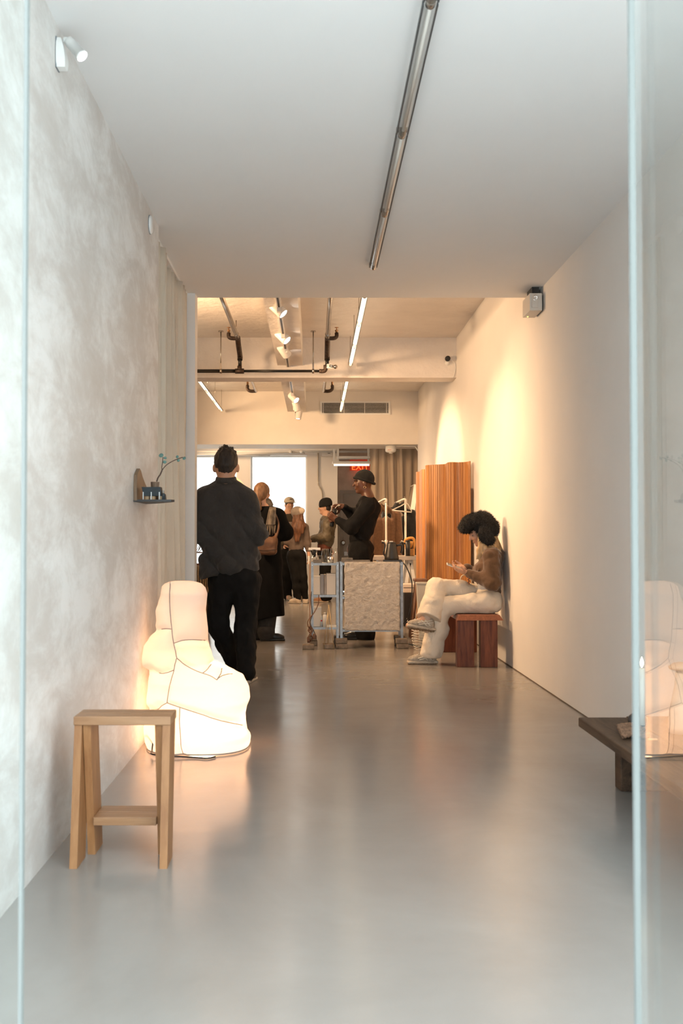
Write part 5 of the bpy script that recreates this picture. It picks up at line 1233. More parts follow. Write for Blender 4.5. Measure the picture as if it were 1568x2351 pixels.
for i in range(26):
    x = rr.uniform(-.055, .055); b0 = hc + V(x, rr.uniform(-.05, .04), .125 - x * x * 5); m_.tube(spline([b0, b0 + V(rr.uniform(-.012, .012), rr.uniform(-.02, .02), .014), b0 + V(rr.uniform(-.028, .028), rr.uniform(-.03, .03), .024)], 6), [.0022, .002, .0018, .0015, .001, .0006], 4)
o = obj('stray_hair', m_, HAIR1, t); o['kind'] = 'stuff'
CHAR = pm('charcoal_cloth', (0.034, 0.031, 0.029), 0.9, var=0.25, vs=7, bs=0.75, bscale=10, bd=0.035, stretch=(1, 1, .7), sheen=0.1)
ch = P(522, 1190, Y1)
jk = [cone(P(520, 1150, Y1), P(531, 1345, Y1), .172, .200, (0, 1, 0), .62), cone(P(508, 1127, Y1), sh[0] + V(.01, 0, 0), .078, .078), cone(P(530, 1127, Y1), sh[1] + V(-.01, 0, 0), .078, .078),
      cone(P(519, 1128, Y1), P(519, 1111, Y1), .105, .077, k=.02), cone(P(488, 1180, Y1), P(489, 1345, Y1), .085, .09), cone(P(562, 1180, Y1), P(573, 1340, Y1), .085, .085)]
for s_, e_, w_ in zip(sh, elb, wr): jk += limb([s_, e_, w_], [.078, .072, .058])
zh = P(540, 1318, Y1).z
def jmod(x, y, z, f):
    n = (.12 - np.abs(vnoise(x * 6 + z * 5, y * 6, z * 5 + x * 5))) * .075 + (.12 - np.abs(vnoise(x * 14 - z * 9, y * 12, z * 10 + x * 6))) * .045
    f = f + n * np.clip((1.55 - z) / .3, .15, 1)
    f = np.maximum(f, (zh - .005 + (x - ch.x) * .16 + .008 * np.sin(x * 30)) - z)
    return f
jo = solid('overshirt', jk, CHAR, t, .008, .045, jmod)
ym = [P(px, py, Y1 - .118) for px, py in ((470, 1142), (495, 1138), (520, 1139), (545, 1138), (566, 1143))]
cb = P(519, 1098, Y1 - .0)
ring = [cb + V(.074 * math.cos(a), .078 * math.sin(a), .01 * math.sin(a)) for a in [i * 2 * math.pi / 28 for i in range(28)]]
cv = MB(); n = 28
prof = [(1.0, .012), (1.07, .008), (1.22, -.035), (1.16, -.037), (1.03, .0), (.96, -.03)]
vs = [cb + V((p.x - cb.x) * k_, (p.y - cb.y) * k_, p.z - cb.z + dz) for k_, dz in prof for p in ring]
cv.add(vs, [(i * n + j, i * n + (j + 1) % n, (i + 1) * n + (j + 1) % n, (i + 1) * n + j) for i in range(len(prof) - 1) for j in range(n)], True)
obj('collar', cv, CHAR, jo)
ys_ = [P(px, py, Y1 - .128) for px, py in ((462, 1134), (490, 1131), (520, 1132), (550, 1131), (575, 1133))]
BLK = pm('black_trousers', (0.0065, 0.0060, 0.0058), 0.9, var=0.3, vs=9, bs=0.2, bscale=90, spec=0.25)
trousers('trousers', BLK, t, pel, hip, kn_, [an[0] + V(0, 0, -.02), an[1] + V(0, 0, -.02)], (.112, .084, .076, .070), (.205, .135, .13), seed=4.0, amp=.026, h=.009)
SH1 = pm('brown_grey_suede', (0.10, 0.075, 0.06), 0.8, var=0.3, vs=40)
SOL = pm('pale_sole', (0.45, 0.38, 0.30), 0.7)
for a_, d_ in zip(an, ((.03, .19, 0), (.04, .19, 0))): shoe('shoe', V(a_.x, a_.y, .0), V(a_.x + d_[0], a_.y + d_[1], 0), SH1, SOL, t)

# ------------------------------------------------------------------ 2: person in the long black coat
Y2 = 11.2
t = thing('person', 'person in a long black coat with scarf and tan bag, seen from behind', 'person', (P(615, 1400, Y2).x, Y2, 0))
hc = P(602, 1131, Y2); nb = P(606, 1165, Y2)
fw = V(.55, .83, 0)
sh = [P(583, 1186, Y2), P(637, 1186, Y2)]; elb = [P(578, 1225, Y2), P(656, 1222, Y2)]; wr = [P(590, 1225, Y2 + .25), P(640, 1228, Y2 + .25)]
pel = P(612, 1310, Y2); hip = [P(600, 1320, Y2), P(624, 1320, Y2)]; kn_ = [P(600, 1390, Y2), P(618, 1390, Y2)]
an = [V(P(590, 1440, Y2 + .05).x, Y2 + .1, .09), V(P(611, 1440, Y2).x, Y2 - .02, .09)]
to = [an[0] + V(.1, .05, -.06), an[1] + V(.12, .03, -.06)]
SK2 = pm('skin_fair', (0.58, 0.33, 0.22), 0.5, var=0.08, vs=25)
body = head(hc, fw, s=.87, neck=nb, nr=.05) + [cone(nb, P(612, 1290, Y2), .09, .13, (0, 1, 0), .65)]
for s_, e_, w_ in zip(sh, elb, wr): body += limb([s_, e_, w_], [.05, .04, .03])
body += lowbody(pel, hip, kn_, an, to, .9)
solids('body', [(body, .013, .03, None), (hand(wr[0], (.3, .9, 0), (1, 0, 0), .9, .9, -1), .006, .01, None), (hand(wr[1], (-.2, .9, 0), (-1, 0, 0), .9, .9), .006, .01, None)], SK2, t)
HAIR2 = pm('light_brown_hair', (0.20, 0.105, 0.052), 0.5, var=0.35, vs=40, bs=0.4, bscale=90, stretch=(1, 1, .4))
f_, u_, r_ = axes(fw); Mh = amat(r_, f_, u_)
solid('hair', [ell(hc + V(-.006, -.012, .02), (.080, .098, .092), Mh), ell(hc + f_ * -.04 + V(0, 0, -.03), (.07, .06, .07), Mh), cone(hc + f_ * -.07 + V(-.02, 0, -.04), P(595, 1168, Y2 - .09), .045, .03)], HAIR2, t, .007, .025, folds(.007, 60, 60, 14, 5.0))
COAT = pm('black_wool_coat', (0.0045, 0.0043, 0.0043), 0.95, var=0.3, vs=8, bs=0.15, bscale=120, spec=0.2)
zhem = P(612, 1420, Y2).z
def cmod(x, y, z, f):
    f = f + vnoise(x * 8 + z * 2, y * 8, z * 3) * .018 + vnoise(x * 20, y * 14, z * 8) * .006
    return np.maximum(f, zhem + .03 * np.sin((x + .55) * 8) - z)
ck = [cone(P(610, 1188, Y2), P(614, 1300, Y2), .135, .150, (0, 1, 0), .8), cone(P(614, 1300, Y2), P(612, 1440, Y2), .155, .205, (0, 1, 0), .85), cone(P(607, 1180, Y2), sh[0], .08, .075), cone(P(607, 1180, Y2), sh[1], .08, .075)]
for s_, e_, w_ in zip(sh, elb, wr): ck += limb([s_, e_, w_], [.085, .078, .06])
co = solid('coat', ck, COAT, t, .011, .05, cmod)
SCF = pm('grey_tan_scarf', (0.155, 0.125, 0.095), 0.95, var=0.45, vs=28, bs=0.6, bscale=70, stretch=(1, 1, .5))
solid('hood', [cone(P(596, 1162, Y2), P(616, 1160, Y2), .055, .05), cone(P(600, 1156, Y2), P(612, 1153, Y2), .055, .05)], SCF, t, .008, .03, folds(.012, 30, 30, 30, 8.0))
yk_ = Y2 - .155
gr = []
for i in range(14):
    u = i / 13; py = 1164 + (1206 - 1164) * u; l = 619 - 9 * u ** .8; r2 = 634 - 1.5 * u
    row = []
    for j in range(9):
        v = j / 8; q = P(l + (r2 - l) * v, py, yk_ + (.09 if u < .12 else 0) * (1 - u / .12) + .008 * math.sin(v * 9)); row.append(q)
    gr.append(row)
sc = obj('scarf', MB().sheet(gr, .012, (0, -1, 0)), SCF, t)
for j in range(9):
    a = gr[-1][j]; obj('fringe', MB().tube([a + V(0, -.006, 0), a + V(random.uniform(-.006, .006), -.006, -.05), a + V(random.uniform(-.01, .01), -.006, random.uniform(-.085, -.11))], .0045, 5), SCF, sc)
TAN = pm('tan_leather', (0.125, 0.058, 0.028), 0.55, var=0.2, vs=14, bs=0.2, bscale=60)
bg = P(613, 1254, Y2 - .2)
BG = solid('bag', [rbox(bg + V(0, 0, -.01), (.105, .045, .085), .04), rbox(bg + V(0, 0, .05), (.085, .03, .05), .025), cone(bg + V(.085, 0, .05), P(633, 1226, Y2 - .17), .025, .012)], TAN, t, .008, .03, folds(.008, 25, 20, 25, 3.0))
obj('bag_strap', MB().tube(spline([bg + V(.09, 0, .08), P(640, 1205, Y2 - .14), P(628, 1172, Y2 - .1)], 14), .012, 6), TAN, BG)
obj('bag_seam', MB().tube(spline([P(590, 1262, Y2 - .245), P(612, 1264, Y2 - .252), P(636, 1261, Y2 - .245)], 14), .003, 5), pm('dark_seam', (0.05, 0.03, 0.02)), BG)
DEN = pm('dark_denim', (0.035, 0.031, 0.028), 0.9, var=0.2, vs=30, bs=0.2, bscale=100)
tr = solid('trousers', limb([kn_[0], an[0]], [.08, .085]) + limb([kn_[1], an[1] + V(0, 0, -.01)], [.088, .09]), DEN, t, .010, .02, folds(.008, 20, 20, 14, 6.0))
obj('cuff', MB().lathe((an[1].x, an[1].y, .075), [(0.086, 0), (0.094, .004), (0.095, .075), (0.088, .082)], 26), DEN, tr)
for a_, d_ in zip(an, ((.17, .06, 0), (.19, .02, 0))): shoe('boot', V(a_.x, a_.y, 0), V(a_.x + d_[0], a_.y + d_[1], 0), BLACKP, BLACKP, t, h=.009)

# ------------------------------------------------------------------ 3: person with the pale cap
Y3 = 18.3
t = thing('person', 'person in a pale cap and dark olive shirt facing us at the back', 'person', (P(664, 1300, Y3).x, Y3, 0))
hc = P(664, 1158, Y3); nb = P(663, 1180, Y3); fw = V(.35, -1, 0)
sh = [P(647, 1190, Y3), P(683, 1190, Y3)]; elb = [P(642, 1225, Y3), P(690, 1225, Y3)]; wr = [P(650, 1248, Y3 - .12), P(680, 1248, Y3 - .12)]
pel = P(664, 1268, Y3); hip = [P(655, 1275, Y3), P(674, 1275, Y3)]; kn_ = [P(656, 1320, Y3), P(676, 1320, Y3)]; an = [V(P(660, 1360, Y3).x, Y3, .08), V(P(684, 1360, Y3).x, Y3 + .1, .08)]
to = [a + V(.02, -.14, -.05) for a in an]
body = head(hc, fw, s=.92, neck=nb, nr=.058) + [cone(nb, P(664, 1255, Y3), .1, .14, (0, 1, 0), .65)]
for s_, e_, w_ in zip(sh, elb, wr): body += limb([s_, e_, w_], [.05, .042, .03])
body += lowbody(pel, hip, kn_, an, to)
solids('body', [(body, .010, .03, None), (hand(wr[0], (.6, -.4, -.2), (0, -1, 0), .6), .007, .01, None), (hand(wr[1], (-.6, -.4, -.2), (0, -1, 0), .6, thumb=-1), .007, .01, None)], SK2, t)
face(t, hc, fw, s=.92)
solid('hair', [ell(hc + V(0, .012, .01), (.076, .09, .085))], HAIR1, t, .009, .02)
CAPM = pm('cream_cap', (0.52, 0.45, 0.36), 0.85, var=0.08)
f_, u_, r_ = axes(fw); Mh = amat(r_, f_, u_)
cp = solid('cap', [ell(hc + V(0, 0, .055), (.092, .108, .078), Mh), rbox(hc + f_ * .12 + V(0, 0, .035), (.07, .055, .007), .006, Mh, k=.012)], CAPM, t, .008, .02, folds(0, 1, 1, 1, 0, None, hc.z + .026))
obj('cap_mark', MB().box((-.025, -.001, -.006), (.025, .001, .006), Matrix.Translation(hc + f_ * .103 + V(0, 0, .088)) @ Matrix.Rotation(math.atan2(r_.y, r_.x), 4, 'Z') @ Matrix.Rotation(-.5, 4, 'X')), BLACKP, cp)
OLV = pm('dark_olive_cloth', (0.060, 0.044, 0.026), 0.9, var=0.15, vs=8)
tk = [cone(P(664, 1197, Y3), P(664, 1262, Y3), .155, .155, (0, 1, 0), .65)] + [cone(P(664, 1190, Y3), s_, .075, .07) for s_ in sh]
for s_, e_, w_ in zip(sh, elb, wr): tk += limb([s_, e_, w_], [.075, .062, .045])
solid('shirt', tk, OLV, t, .012, .04, folds(.014, 12, 12, 8, 2.0))
trousers('trousers', BLK, t, pel, hip, kn_, [a + V(0, 0, -.01) for a in an], (.1, .085, .08, .08), (.17, .12, .12), h=.013)
TRN = pm('beige_trainer', (0.45, 0.35, 0.25), 0.8)
for a_ in an: shoe('shoe', V(a_.x, a_.y, 0), V(a_.x + .06, a_.y - .18, 0), TRN, SOL, t, h=.010)

# ------------------------------------------------------------------ 4: person with the grey beanie and long hair
Y4 = 17.3
t = thing('person', 'person with long brown hair and grey beanie, seen from behind', 'person', (P(682, 1300, Y4).x, Y4, 0))
hc = P(684, 1182, Y4); nb = P(682, 1201, Y4); fw = V(-.1, 1, 0)
sh = [P(664, 1208, Y4), P(700, 1211, Y4)]; elb = [P(659, 1245, Y4), P(706, 1248, Y4)]; wr = [P(668, 1255, Y4 + .2), P(709, 1276, Y4 - .02)]
pel = P(680, 1272, Y4); hip = [P(671, 1280, Y4), P(691, 1280, Y4)]; kn_ = [P(678, 1325, Y4), P(696, 1325, Y4)]; an = [V(P(684, 1370, Y4).x, Y4, .09), V(P(701, 1370, Y4).x, Y4 + .05, .09)]
to = [an[0] + V(-.1, .08, -.06), an[1] + V(.02, .13, -.06)]
body = head(hc, fw, s=.86, neck=nb, nr=.048) + [cone(nb, P(680, 1262, Y4), .08, .12, (0, 1, 0), .65)]
for s_, e_, w_ in zip(sh, elb, wr): body += limb([s_, e_, w_], [.045, .036, .026])
body += lowbody(pel, hip, kn_, an, to, .85)
solids('body', [(body, .013, .03, None), (hand(wr[0], (.1, .9, 0), (1, 0, 0), .8, .9, -1), .007, .01, None), (hand(wr[1], (-.05, .1, -1), (-1, 0, 0), .5, .9), .007, .01, None)], SK2, t)
HAIR4 = pm('auburn_hair', (0.115, 0.045, 0.018), 0.5, var=0.5, vs=45, bs=0.5, bscale=100, stretch=(1, 1, .15))
solid('hair', [ell(hc + V(0, -.01, .0), (.085, .095, .095)), cone(hc + V(.0, -.06, -.03), P(684, 1215, Y4 - .12), .085, .085, (0, 1, 0), .5), cone(P(684, 1212, Y4 - .12), P(682, 1238, Y4 - .13), .09, .04, (0, 1, 0), .4), cone(hc + V(.05, -.02, -.05), P(700, 1208, Y4 - .08), .04, .02)], HAIR4, t, .009, .03, folds(.02, 38, 30, 5, 7.0))
BEA = pm('grey_knit', (0.26, 0.215, 0.18), 0.95, var=0.1, vs=20, bs=0.5, bscale=110)
bn = solid('beanie', [ell(hc + V(-.01, -.01, .055), (.105, .11, .085)), cone(hc + V(-.01, -.01, .03), hc + V(-.01, -.01, .03), .1, .1)], BEA, t, .009, .03, folds(.006, 20, 20, 20, 1.0, None, hc.z - .035))
solid('pale_fold', [ell(hc + V(.055, -.085, .065), (.062, .04, .055))], pm('cream_knit', (0.52, 0.44, 0.36), 0.95), bn, .009, .02)
TOP4 = pm('taupe_top', (0.125, 0.090, 0.072), 0.9, var=0.12, vs=9)
tk = [cone(P(682, 1214, Y4), P(680, 1258, Y4), .125, .125, (0, 1, 0), .65)] + [cone(P(682, 1207, Y4), s_, .06, .055) for s_ in sh]
for s_, e_, w_ in zip(sh, elb, wr): tk += limb([s_, e_, w_], [.062, .05, .036])
solid('top', tk, TOP4, t, .011, .035, folds(.012, 14, 14, 22, 2.0, None, P(1, 1266, Y4).z))
trousers('trousers', BLK, t, pel, hip, kn_, [a + V(0, 0, 0) for a in an], (.095, .07, .062, .05), (.155, .12, .11), h=.012)
WSH = pm('white_trainer', (0.62, 0.52, 0.42), 0.8)
for a_, d_ in zip(an, ((-.14, .1, 0), (.02, .18, 0))): shoe('shoe', V(a_.x, a_.y, 0), V(a_.x + d_[0], a_.y + d_[1], 0), WSH, SOL, t, h=.010)
tag(obj('held_phone', MB().bbox(wr[1] + V(-.012, -.035, -.14), wr[1] + V(.012, .035, .0), .006), WPLASTIC), 'pale phone in the lowered hand of the beanie wearer', 'phone')

# ------------------------------------------------------------------ 5: person in the olive bomber jacket
Y5 = 17.75
t = thing('person', 'person in an olive bomber jacket and black beanie facing left', 'person', (P(745, 1300, Y5).x, Y5, 0))
hc = P(746, 1165, Y5); nb = P(750, 1186, Y5); fw = V(-1, .05, 0)
sh = [P(752, 1200, Y5 - .17), P(754, 1200, Y5 + .17)]; elb = [P(748, 1232, Y5 - .2), P(748, 1232, Y5 + .2)]; wr = [P(719, 1236, Y5 - .1), P(716, 1238, Y5 + .06)]
pel = P(746, 1268, Y5); hip = [P(746, 1278, Y5 - .09), P(748, 1278, Y5 + .09)]; kn_ = [P(745, 1325, Y5 - .09), P(748, 1325, Y5 + .1)]; an = [V(P(746, 1365, Y5).x, Y5 - .1, .09), V(P(752, 1365, Y5).x, Y5 + .12, .09)]
to = [a + V(-.15, 0, -.06) for a in an]
body = head(hc, fw, s=.92, neck=nb, nr=.06) + [cone(nb, P(747, 1258, Y5), .1, .14, (1, 0, 0), .7)]
for s_, e_, w_ in zip(sh, elb, wr): body += limb([s_, e_, w_], [.05, .042, .03])
body += lowbody(pel, hip, kn_, an, to)
solids('body', [(body, .010, .03, None), (hand(wr[0], (-1, .1, -.1), (0, 1, 0), .8), .007, .01, None), (hand(wr[1], (-1, -.1, -.1), (0, -1, 0), .8, thumb=-1), .007, .01, None)], SK2, t)
face(t, hc, fw, s=.92)
BKN = pm('black_knit', (0.009, 0.0085, 0.008), 0.95, var=0.3, vs=30, bs=0.4, bscale=90)
solid('hair', [ell(hc + V(.03, 0, -.005), (.075, .078, .08))], HAIR1, t, .009, .02)
bn = solid('beanie', [ell(hc + V(.012, 0, .06), (.115, .1, .105)), ell(hc + V(.05, 0, .11), (.06, .06, .05))], BKN, t, .009, .03, folds(.004, 30, 30, 30, 1.0, None, hc.z + .03))
obj('beanie_cuff', MB().lathe(hc + V(.012, 0, .018), [(0.102, 0), (0.112, .006), (0.112, .05), (0.1, .06)], 28, (-.18, 0, 1)), BKN, bn)
BOM = pm('olive_nylon', (0.105, 0.082, 0.050), 0.5, var=0.2, vs=9, bs=0.25, bscale=26)
tk = [cone(P(752, 1206, Y5), P(748, 1240, Y5), .165, .175, (1, 0, 0), .78), cone(P(750, 1192, Y5), P(752, 1200, Y5), .1, .14), cone(P(747, 1238, Y5), P(745, 1250, Y5), .16, .13, (1, 0, 0), .8)]
for s_, e_, w_ in zip(sh, elb, wr): tk += limb([s_, e_, w_], [.088, .08, .052])
bo = solid('bomber_jacket', tk, BOM, t, .010, .04, folds(.026, 18, 18, 16, 2.0))
solid('shirt_hem', [cone(P(745, 1252, Y5), P(745, 1262, Y5), .15, .15, (1, 0, 0), .8)], pm('rust_cloth', (0.12, 0.035, 0.018), 0.9), t, .013, .02)
trousers('trousers', BLK, t, pel, hip, kn_, an, (.1, .085, .085, .085), (.135, .16, .12), h=.013)
ORS = pm('tan_orange_leather', (0.36, 0.17, 0.08), 0.6)
for a_ in an: shoe('shoe', V(a_.x, a_.y, 0), V(a_.x - .19, a_.y, 0), ORS, SOL, t, h=.010)

# ------------------------------------------------------------------ 6: person in black making coffee
Y6 = 11.4
t = thing('person', 'person dressed in black with a small knit cap holding a coffee tool', 'person', (P(830, 1400, Y6).x, Y6, 0))
SK6 = pm('skin_deep', (0.115, 0.046, 0.024), 0.42, var=0.1, vs=25)
hc = P(834, 1108, Y6); nb = P(846, 1146, Y6); fw = V(-1, -.12, -.05)
sh = [P(846, 1160, Y6 - .17), P(844, 1160, Y6 + .17)]; elb = [P(806, 1212, Y6 - .22), P(815, 1186, Y6 + .2)]; wr = [P(774, 1194, Y6 - .14), P(787, 1163, Y6 + .1)]
pel = P(828, 1262, Y6); hip = [P(826, 1275, Y6 - .09), P(830, 1275, Y6 + .09)]; kn_ = [P(828, 1360, Y6 - .1), P(832, 1360, Y6 + .1)]; an = [V(P(838, 1450, Y6).x, Y6 - .08, .09), V(P(836, 1450, Y6).x, Y6 + .16, .09)]
to = [a + V(-.18, 0, -.06) for a in an]
body = head(hc, fw, s=.94, neck=nb, nr=.06) + [cone(nb, P(828, 1250, Y6), .09, .13, (1, 0, 0), .7)]
for s_, e_, w_ in zip(sh, elb, wr): body += limb([s_, e_, w_], [.052, .044, .032])
body += lowbody(pel, hip, kn_, an, to)
solids('body', [(body, .009, .025, None), (hand(wr[0], (-.75, .1, .55), (.2, .9, .3), 1.55, 1.0), .0045, .008, None), (hand(wr[1], (-1, -.1, -.1), (.2, -.8, -.5), 1.5, 1.0, thumb=-1), .0045, .008, None)], SK6, t)
face(t, hc, fw, s=.94)
kc = P(836.5, 1099.5, Y6)
bn = solid('knit_cap', [ell(kc, (.112, .098, .105))], BKN, t, .007, .02, lambda x, y, z, f: np.maximum(f, (kc.z - .02 - z) - (x - kc.x) * .3))
cc_ = hc + V(.018, 0, .047)
obj('rolled_edge', MB().tube([kc + V(.112 * math.cos(a), .098 * math.sin(a), -.02 - .3 * .112 * math.cos(a)) for a in [i * 2 * math.pi / 36 for i in range(36)]], .014, 8, closed=True), BKN, bn)
obj('cap_stem', MB().tube([kc + V(.01, 0, .1), kc + V(.013, 0, .122)], .005, 6), BKN, bn)
KNIT6 = pm('black_knit_top', (0.0075, 0.0072, 0.0075), 0.92, var=0.3, vs=14, bs=0.3, bscale=120, spec=0.25)
tk = [cone(P(842, 1170, Y6), P(828, 1222, Y6), .150, .135, (1, 0, 0), .78), cone(nb + V(0, 0, -.03), P(846, 1160, Y6), .085, .13), cone(P(828, 1220, Y6), P(825, 1238, Y6), .135, .13, (1, 0, 0), .85), cone(P(850, 1165, Y6), P(840, 1215, Y6), .10, .09)]
for s_, e_, w_ in zip(sh, elb, wr): tk += limb([s_, e_, w_.lerp(e_, .12)], [.082, .068, .045])
solid('sweater', tk, KNIT6, t, .009, .04, folds(.014, 16, 16, 14, 9.0))
trousers('trousers', BLK, t, pel, hip, kn_, [a + V(0, 0, -.02) for a in an], (.125, .12, .12, .115), (.145, .18, .15), seed=7.0, amp=.02, h=.011)
obj('necklace', MB().tube([nb + V(.058 * math.cos(a) - .008, .064 * math.sin(a), .012 - .02 * math.cos(a + .2) * -1) for a in [i * 2 * math.pi / 26 for i in range(26)]], .003, 5, closed=True), pm('gold_chain', (0.8, 0.6, 0.35), 0.25, 1.0), t)
obj('earring', MB().tube([hc + V(.012, -.083, -.055) + V(.012 * math.cos(a), 0, .012 * math.sin(a)) for a in [i * 2 * math.pi / 12 for i in range(12)]], .003, 5, closed=True), MATS['gold_chain'], t)
obj('cuff_band', MB().lathe(wr[0].lerp(elb[0], .10), [(0.04, 0), (0.043, .006), (0.04, .012)], 16, elb[0] - wr[0]), WHP, t)
for a_ in an: shoe('shoe', V(a_.x, a_.y, 0), V(a_.x - .23, a_.y, 0), pm('black_leather', (0.008, 0.008, 0.008), 0.3), BLACKP, t, s=1.1)
q0, q1 = P(769, 1168, Y6 - .08), P(761, 1209, Y6 - .08)
tl = thing('hand_grinder', 'black hand coffee grinder held between two hands', 'grinder', q1)
obj('barrel', MB().lathe(q1, [(0.02, 0), (0.023, .01), (0.023, (q0 - q1).length * .7), (0.026, (q0 - q1).length * .72), (0.024, (q0 - q1).length)], 18, q0 - q1), BLACKP, tl)
obj('crank_arm', MB().tube(spline([q0, q0 + V(.02, .02, .025), P(778, 1161, Y6 + .02)], 10), .006, 6).ball(P(778, 1161, Y6 + .02), .016, 10, 8), CHROME, tl)

# ------------------------------------------------------------------ 7: seated person with the fur hat
Y7 = 9.24
t = thing('person', 'person in a black fur hat sitting cross-legged on the bench with a phone', 'person', (P(1100, 1400, Y7).x, Y7, 0))
hc = P(1101, 1221, Y7); nb = P(1127, 1262, Y7); fw = V(-.93, -.10, -.42)
sh = [P(1128, 1278, Y7 - .15), P(1130, 1276, Y7 + .15)]; elb = [P(1131, 1338, Y7 - .20), P(1118, 1335, Y7 + .18)]; wr = [P(1074, 1316, Y7 - .09), P(1070, 1304, Y7 + .08)]
pel = P(1119, 1376, Y7); hip = [P(1115, 1384, Y7 - .1), P(1112, 1378, Y7 + .1)]
kn_ = [P(1012, 1392, Y7 - .09), P(1000, 1347, Y7 - .02)]
an = [V(P(990, 1490, Y7 - .08).x, Y7 - .08, .10), P(975, 1424, Y7 - .16)]
to = [V(an[0].x - .17, Y7 - .10, .03), P(938, 1436, Y7 - .19)]
body = head(hc, fw, (-.35, 0, 1), s=.9, neck=nb, nr=.05) + [cone(nb, P(1122, 1365, Y7), .085, .12, (1, 0, 0), .7), ell(pel, (.13, .15, .1))]
for s_, e_, w_ in zip(sh, elb, wr): body += limb([s_, e_, w_], [.048, .038, .028])
for h_, k_, a_, t_ in zip(hip, kn_, an, to): body += limb([h_, k_, a_], [.07, .05, .038]) + [cone(a_, t_, .034, .026)]
solids('body', [(body, .009, .025, None), (hand(wr[0], (-.95, .15, .28), (.2, .3, .9), .55, .92, thumb=-1), .004, .007, None), (hand(wr[1], (-.95, -.25, .12), (.1, -.4, .9), .75, .92), .004, .007, None)], SK2, t)
face(t, hc, fw, (-.35, 0, 1), s=.9)
BLON = pm('blonde_hair', (0.52, 0.34, 0.17), 0.45, var=0.35, vs=45, bs=0.5, bscale=90, stretch=(1, 1, .15))
solid('hair', [ell(hc + V(.035, 0, .0), (.075, .086, .09)), *limb([P(1099, 1226, Y7 - .078), P(1101, 1244, Y7 - .095), P(1099, 1262, Y7 - .115), P(1093, 1284, Y7 - .125)], [.016, .015, .013, .005]), *limb([P(1104, 1232, Y7 - .08), P(1107, 1252, Y7 - .10), P(1103, 1270, Y7 - .12), P(1101, 1288, Y7 - .125)], [.02, .017, .012, .005]), *limb([P(1110, 1240, Y7 - .085), P(1113, 1258, Y7 - .105), P(1112, 1272, Y7 - .125), P(1109, 1284, Y7 - .13)], [.022, .018, .012, .005]),
               cone(P(1128, 1235, Y7), P(1148, 1268, Y7 + .02), .055, .03, (0, 1, 0), 1.4), cone(P(1118, 1248, Y7 - .05), P(1142, 1264, Y7 - .06), .05, .03)], BLON, t, .006, .02, folds(.012, 45, 45, 14, 4.0))
FUR = pm('black_fur', (0.008, 0.006, 0.005), 0.8, var=0.6, vs=25, bs=0.5, bscale=60, sheen=0.12)
fp = [ell(P(1106, 1202, Y7), (.115, .115, .105)), cone(P(1086, 1200, Y7), P(1073, 1208, Y7), .075, .06, (0, 1, 0), 1.3), rbox(P(1070, 1204, Y7), (.035, .085, .068), .03, [[.86, 0, .5], [0, 1, 0], [-.5, 0, .86]]),
      ell(P(1130, 1214, Y7), (.055, .1, .07)), cone(P(1112, 1222, Y7 - .09), P(1116, 1238, Y7 - .10), .058, .05), ell(P(1117, 1238, Y7 - .10), (.068, .03, .048))]
ff, flo, fh = field(fp, .007, .03, folds(.016, 26, 26, 26, 3.0))
fv, fq = nets(ff, flo, fh)
ht = link('fur_hat', np_mesh('fur_hat', fv, fq), FUR, t)
# fur strands standing out of the hat
cen = np.mean(fv, 0); rng = np.random.RandomState(3); pick = rng.choice(len(fv), 9000)
m_ = MB(); tv = []; tf = []
for k_ in pick:
    p = Vector(fv[k_]); d = (p - Vector(cen)).normalized() + V(*rng.uniform(-.9, .9, 3)); d.z -= .25; d.normalize(); L_ = rng.uniform(.01, .03); sd = d.orthogonal().normalized() * .0022
    b = len(tv); tv += [p - sd, p + sd, p + d * L_]; tf.append((b, b + 1, b + 2))
o = obj('fur_strands', MB().add(tv, tf), FUR, ht); o['kind'] = 'stuff'
BRS = pm('brown_sweater', (0.105, 0.054, 0.026), 0.95, var=0.15, vs=14, bs=0.5, bscale=16, bd=0.015, sheen=0.3)
tk = [cone(P(1131, 1282, Y7), P(1125, 1348, Y7), .125, .128, (1, 0, 0), .72), cone(nb + V(0, 0, -.02), P(1130, 1276, Y7), .075, .11), ell(P(1108, 1306, Y7), (.075, .12, .075))]
for s_, e_, w_ in zip(sh, elb, wr): tk += limb([s_, e_, w_.lerp(e_, .06)], [.078, .064, .042])
xw = XR - .002
def swm(x, y, z, f): return f + (.12 - np.abs(vnoise(x * 12 + z * 8, y * 11, z * 12 - x * 7))) * .026 + (.12 - np.abs(vnoise(x * 26, y * 22, z * 26 + x * 9))) * .015
solid('sweater', tk, BRS, t, .008, .035, lambda x, y, z, f: np.maximum(swm(x, y, z, f), x - xw))
solid('undershirt', [cone(P(1122, 1352, Y7), P(1119, 1366, Y7), .126, .130, (1, 0, 0), .78)], pm('blue_grey_cotton', (0.34, 0.35, 0.38), 0.9), t, .010, .02, lambda x, y, z, f: np.maximum(f, x - xw))
obj('tote_strap', MB().tube(spline([P(1112, 1262, Y7 - .12), P(1130, 1259, Y7 - .13), P(1146, 1263, Y7 - .11), P(1153, 1275, Y7 - .06)], 14), .006, 6), pm('cream_strap', (0.6, 0.52, 0.42), 0.8), t)
CRM = pm('cream_denim', (0.70, 0.615, 0.51), 0.9, var=0.05, vs=6, bs=0.25, bscale=100)
def tm(x, y, z, f):
    n = (.12 - np.abs(vnoise(x * 9 + z * 6, y * 8, z * 9 - x * 4))) * .03 + (.12 - np.abs(vnoise(x * 20 - z * 11, y * 16, z * 18 + x * 8))) * .014
    return f + n
zc_ = P(1, 1421, Y7 - .16).z
pr = [ell(pel, (.13, .17, .115)), rbox(P(1112, 1388, Y7), (.13, .17, .062), .055)]
pr += limb([hip[0], kn_[0], kn_[0].lerp(an[0], .5) + V(.01, 0, 0), an[0] + V(.0, 0, .0)], [.098, .082, .088, .094])
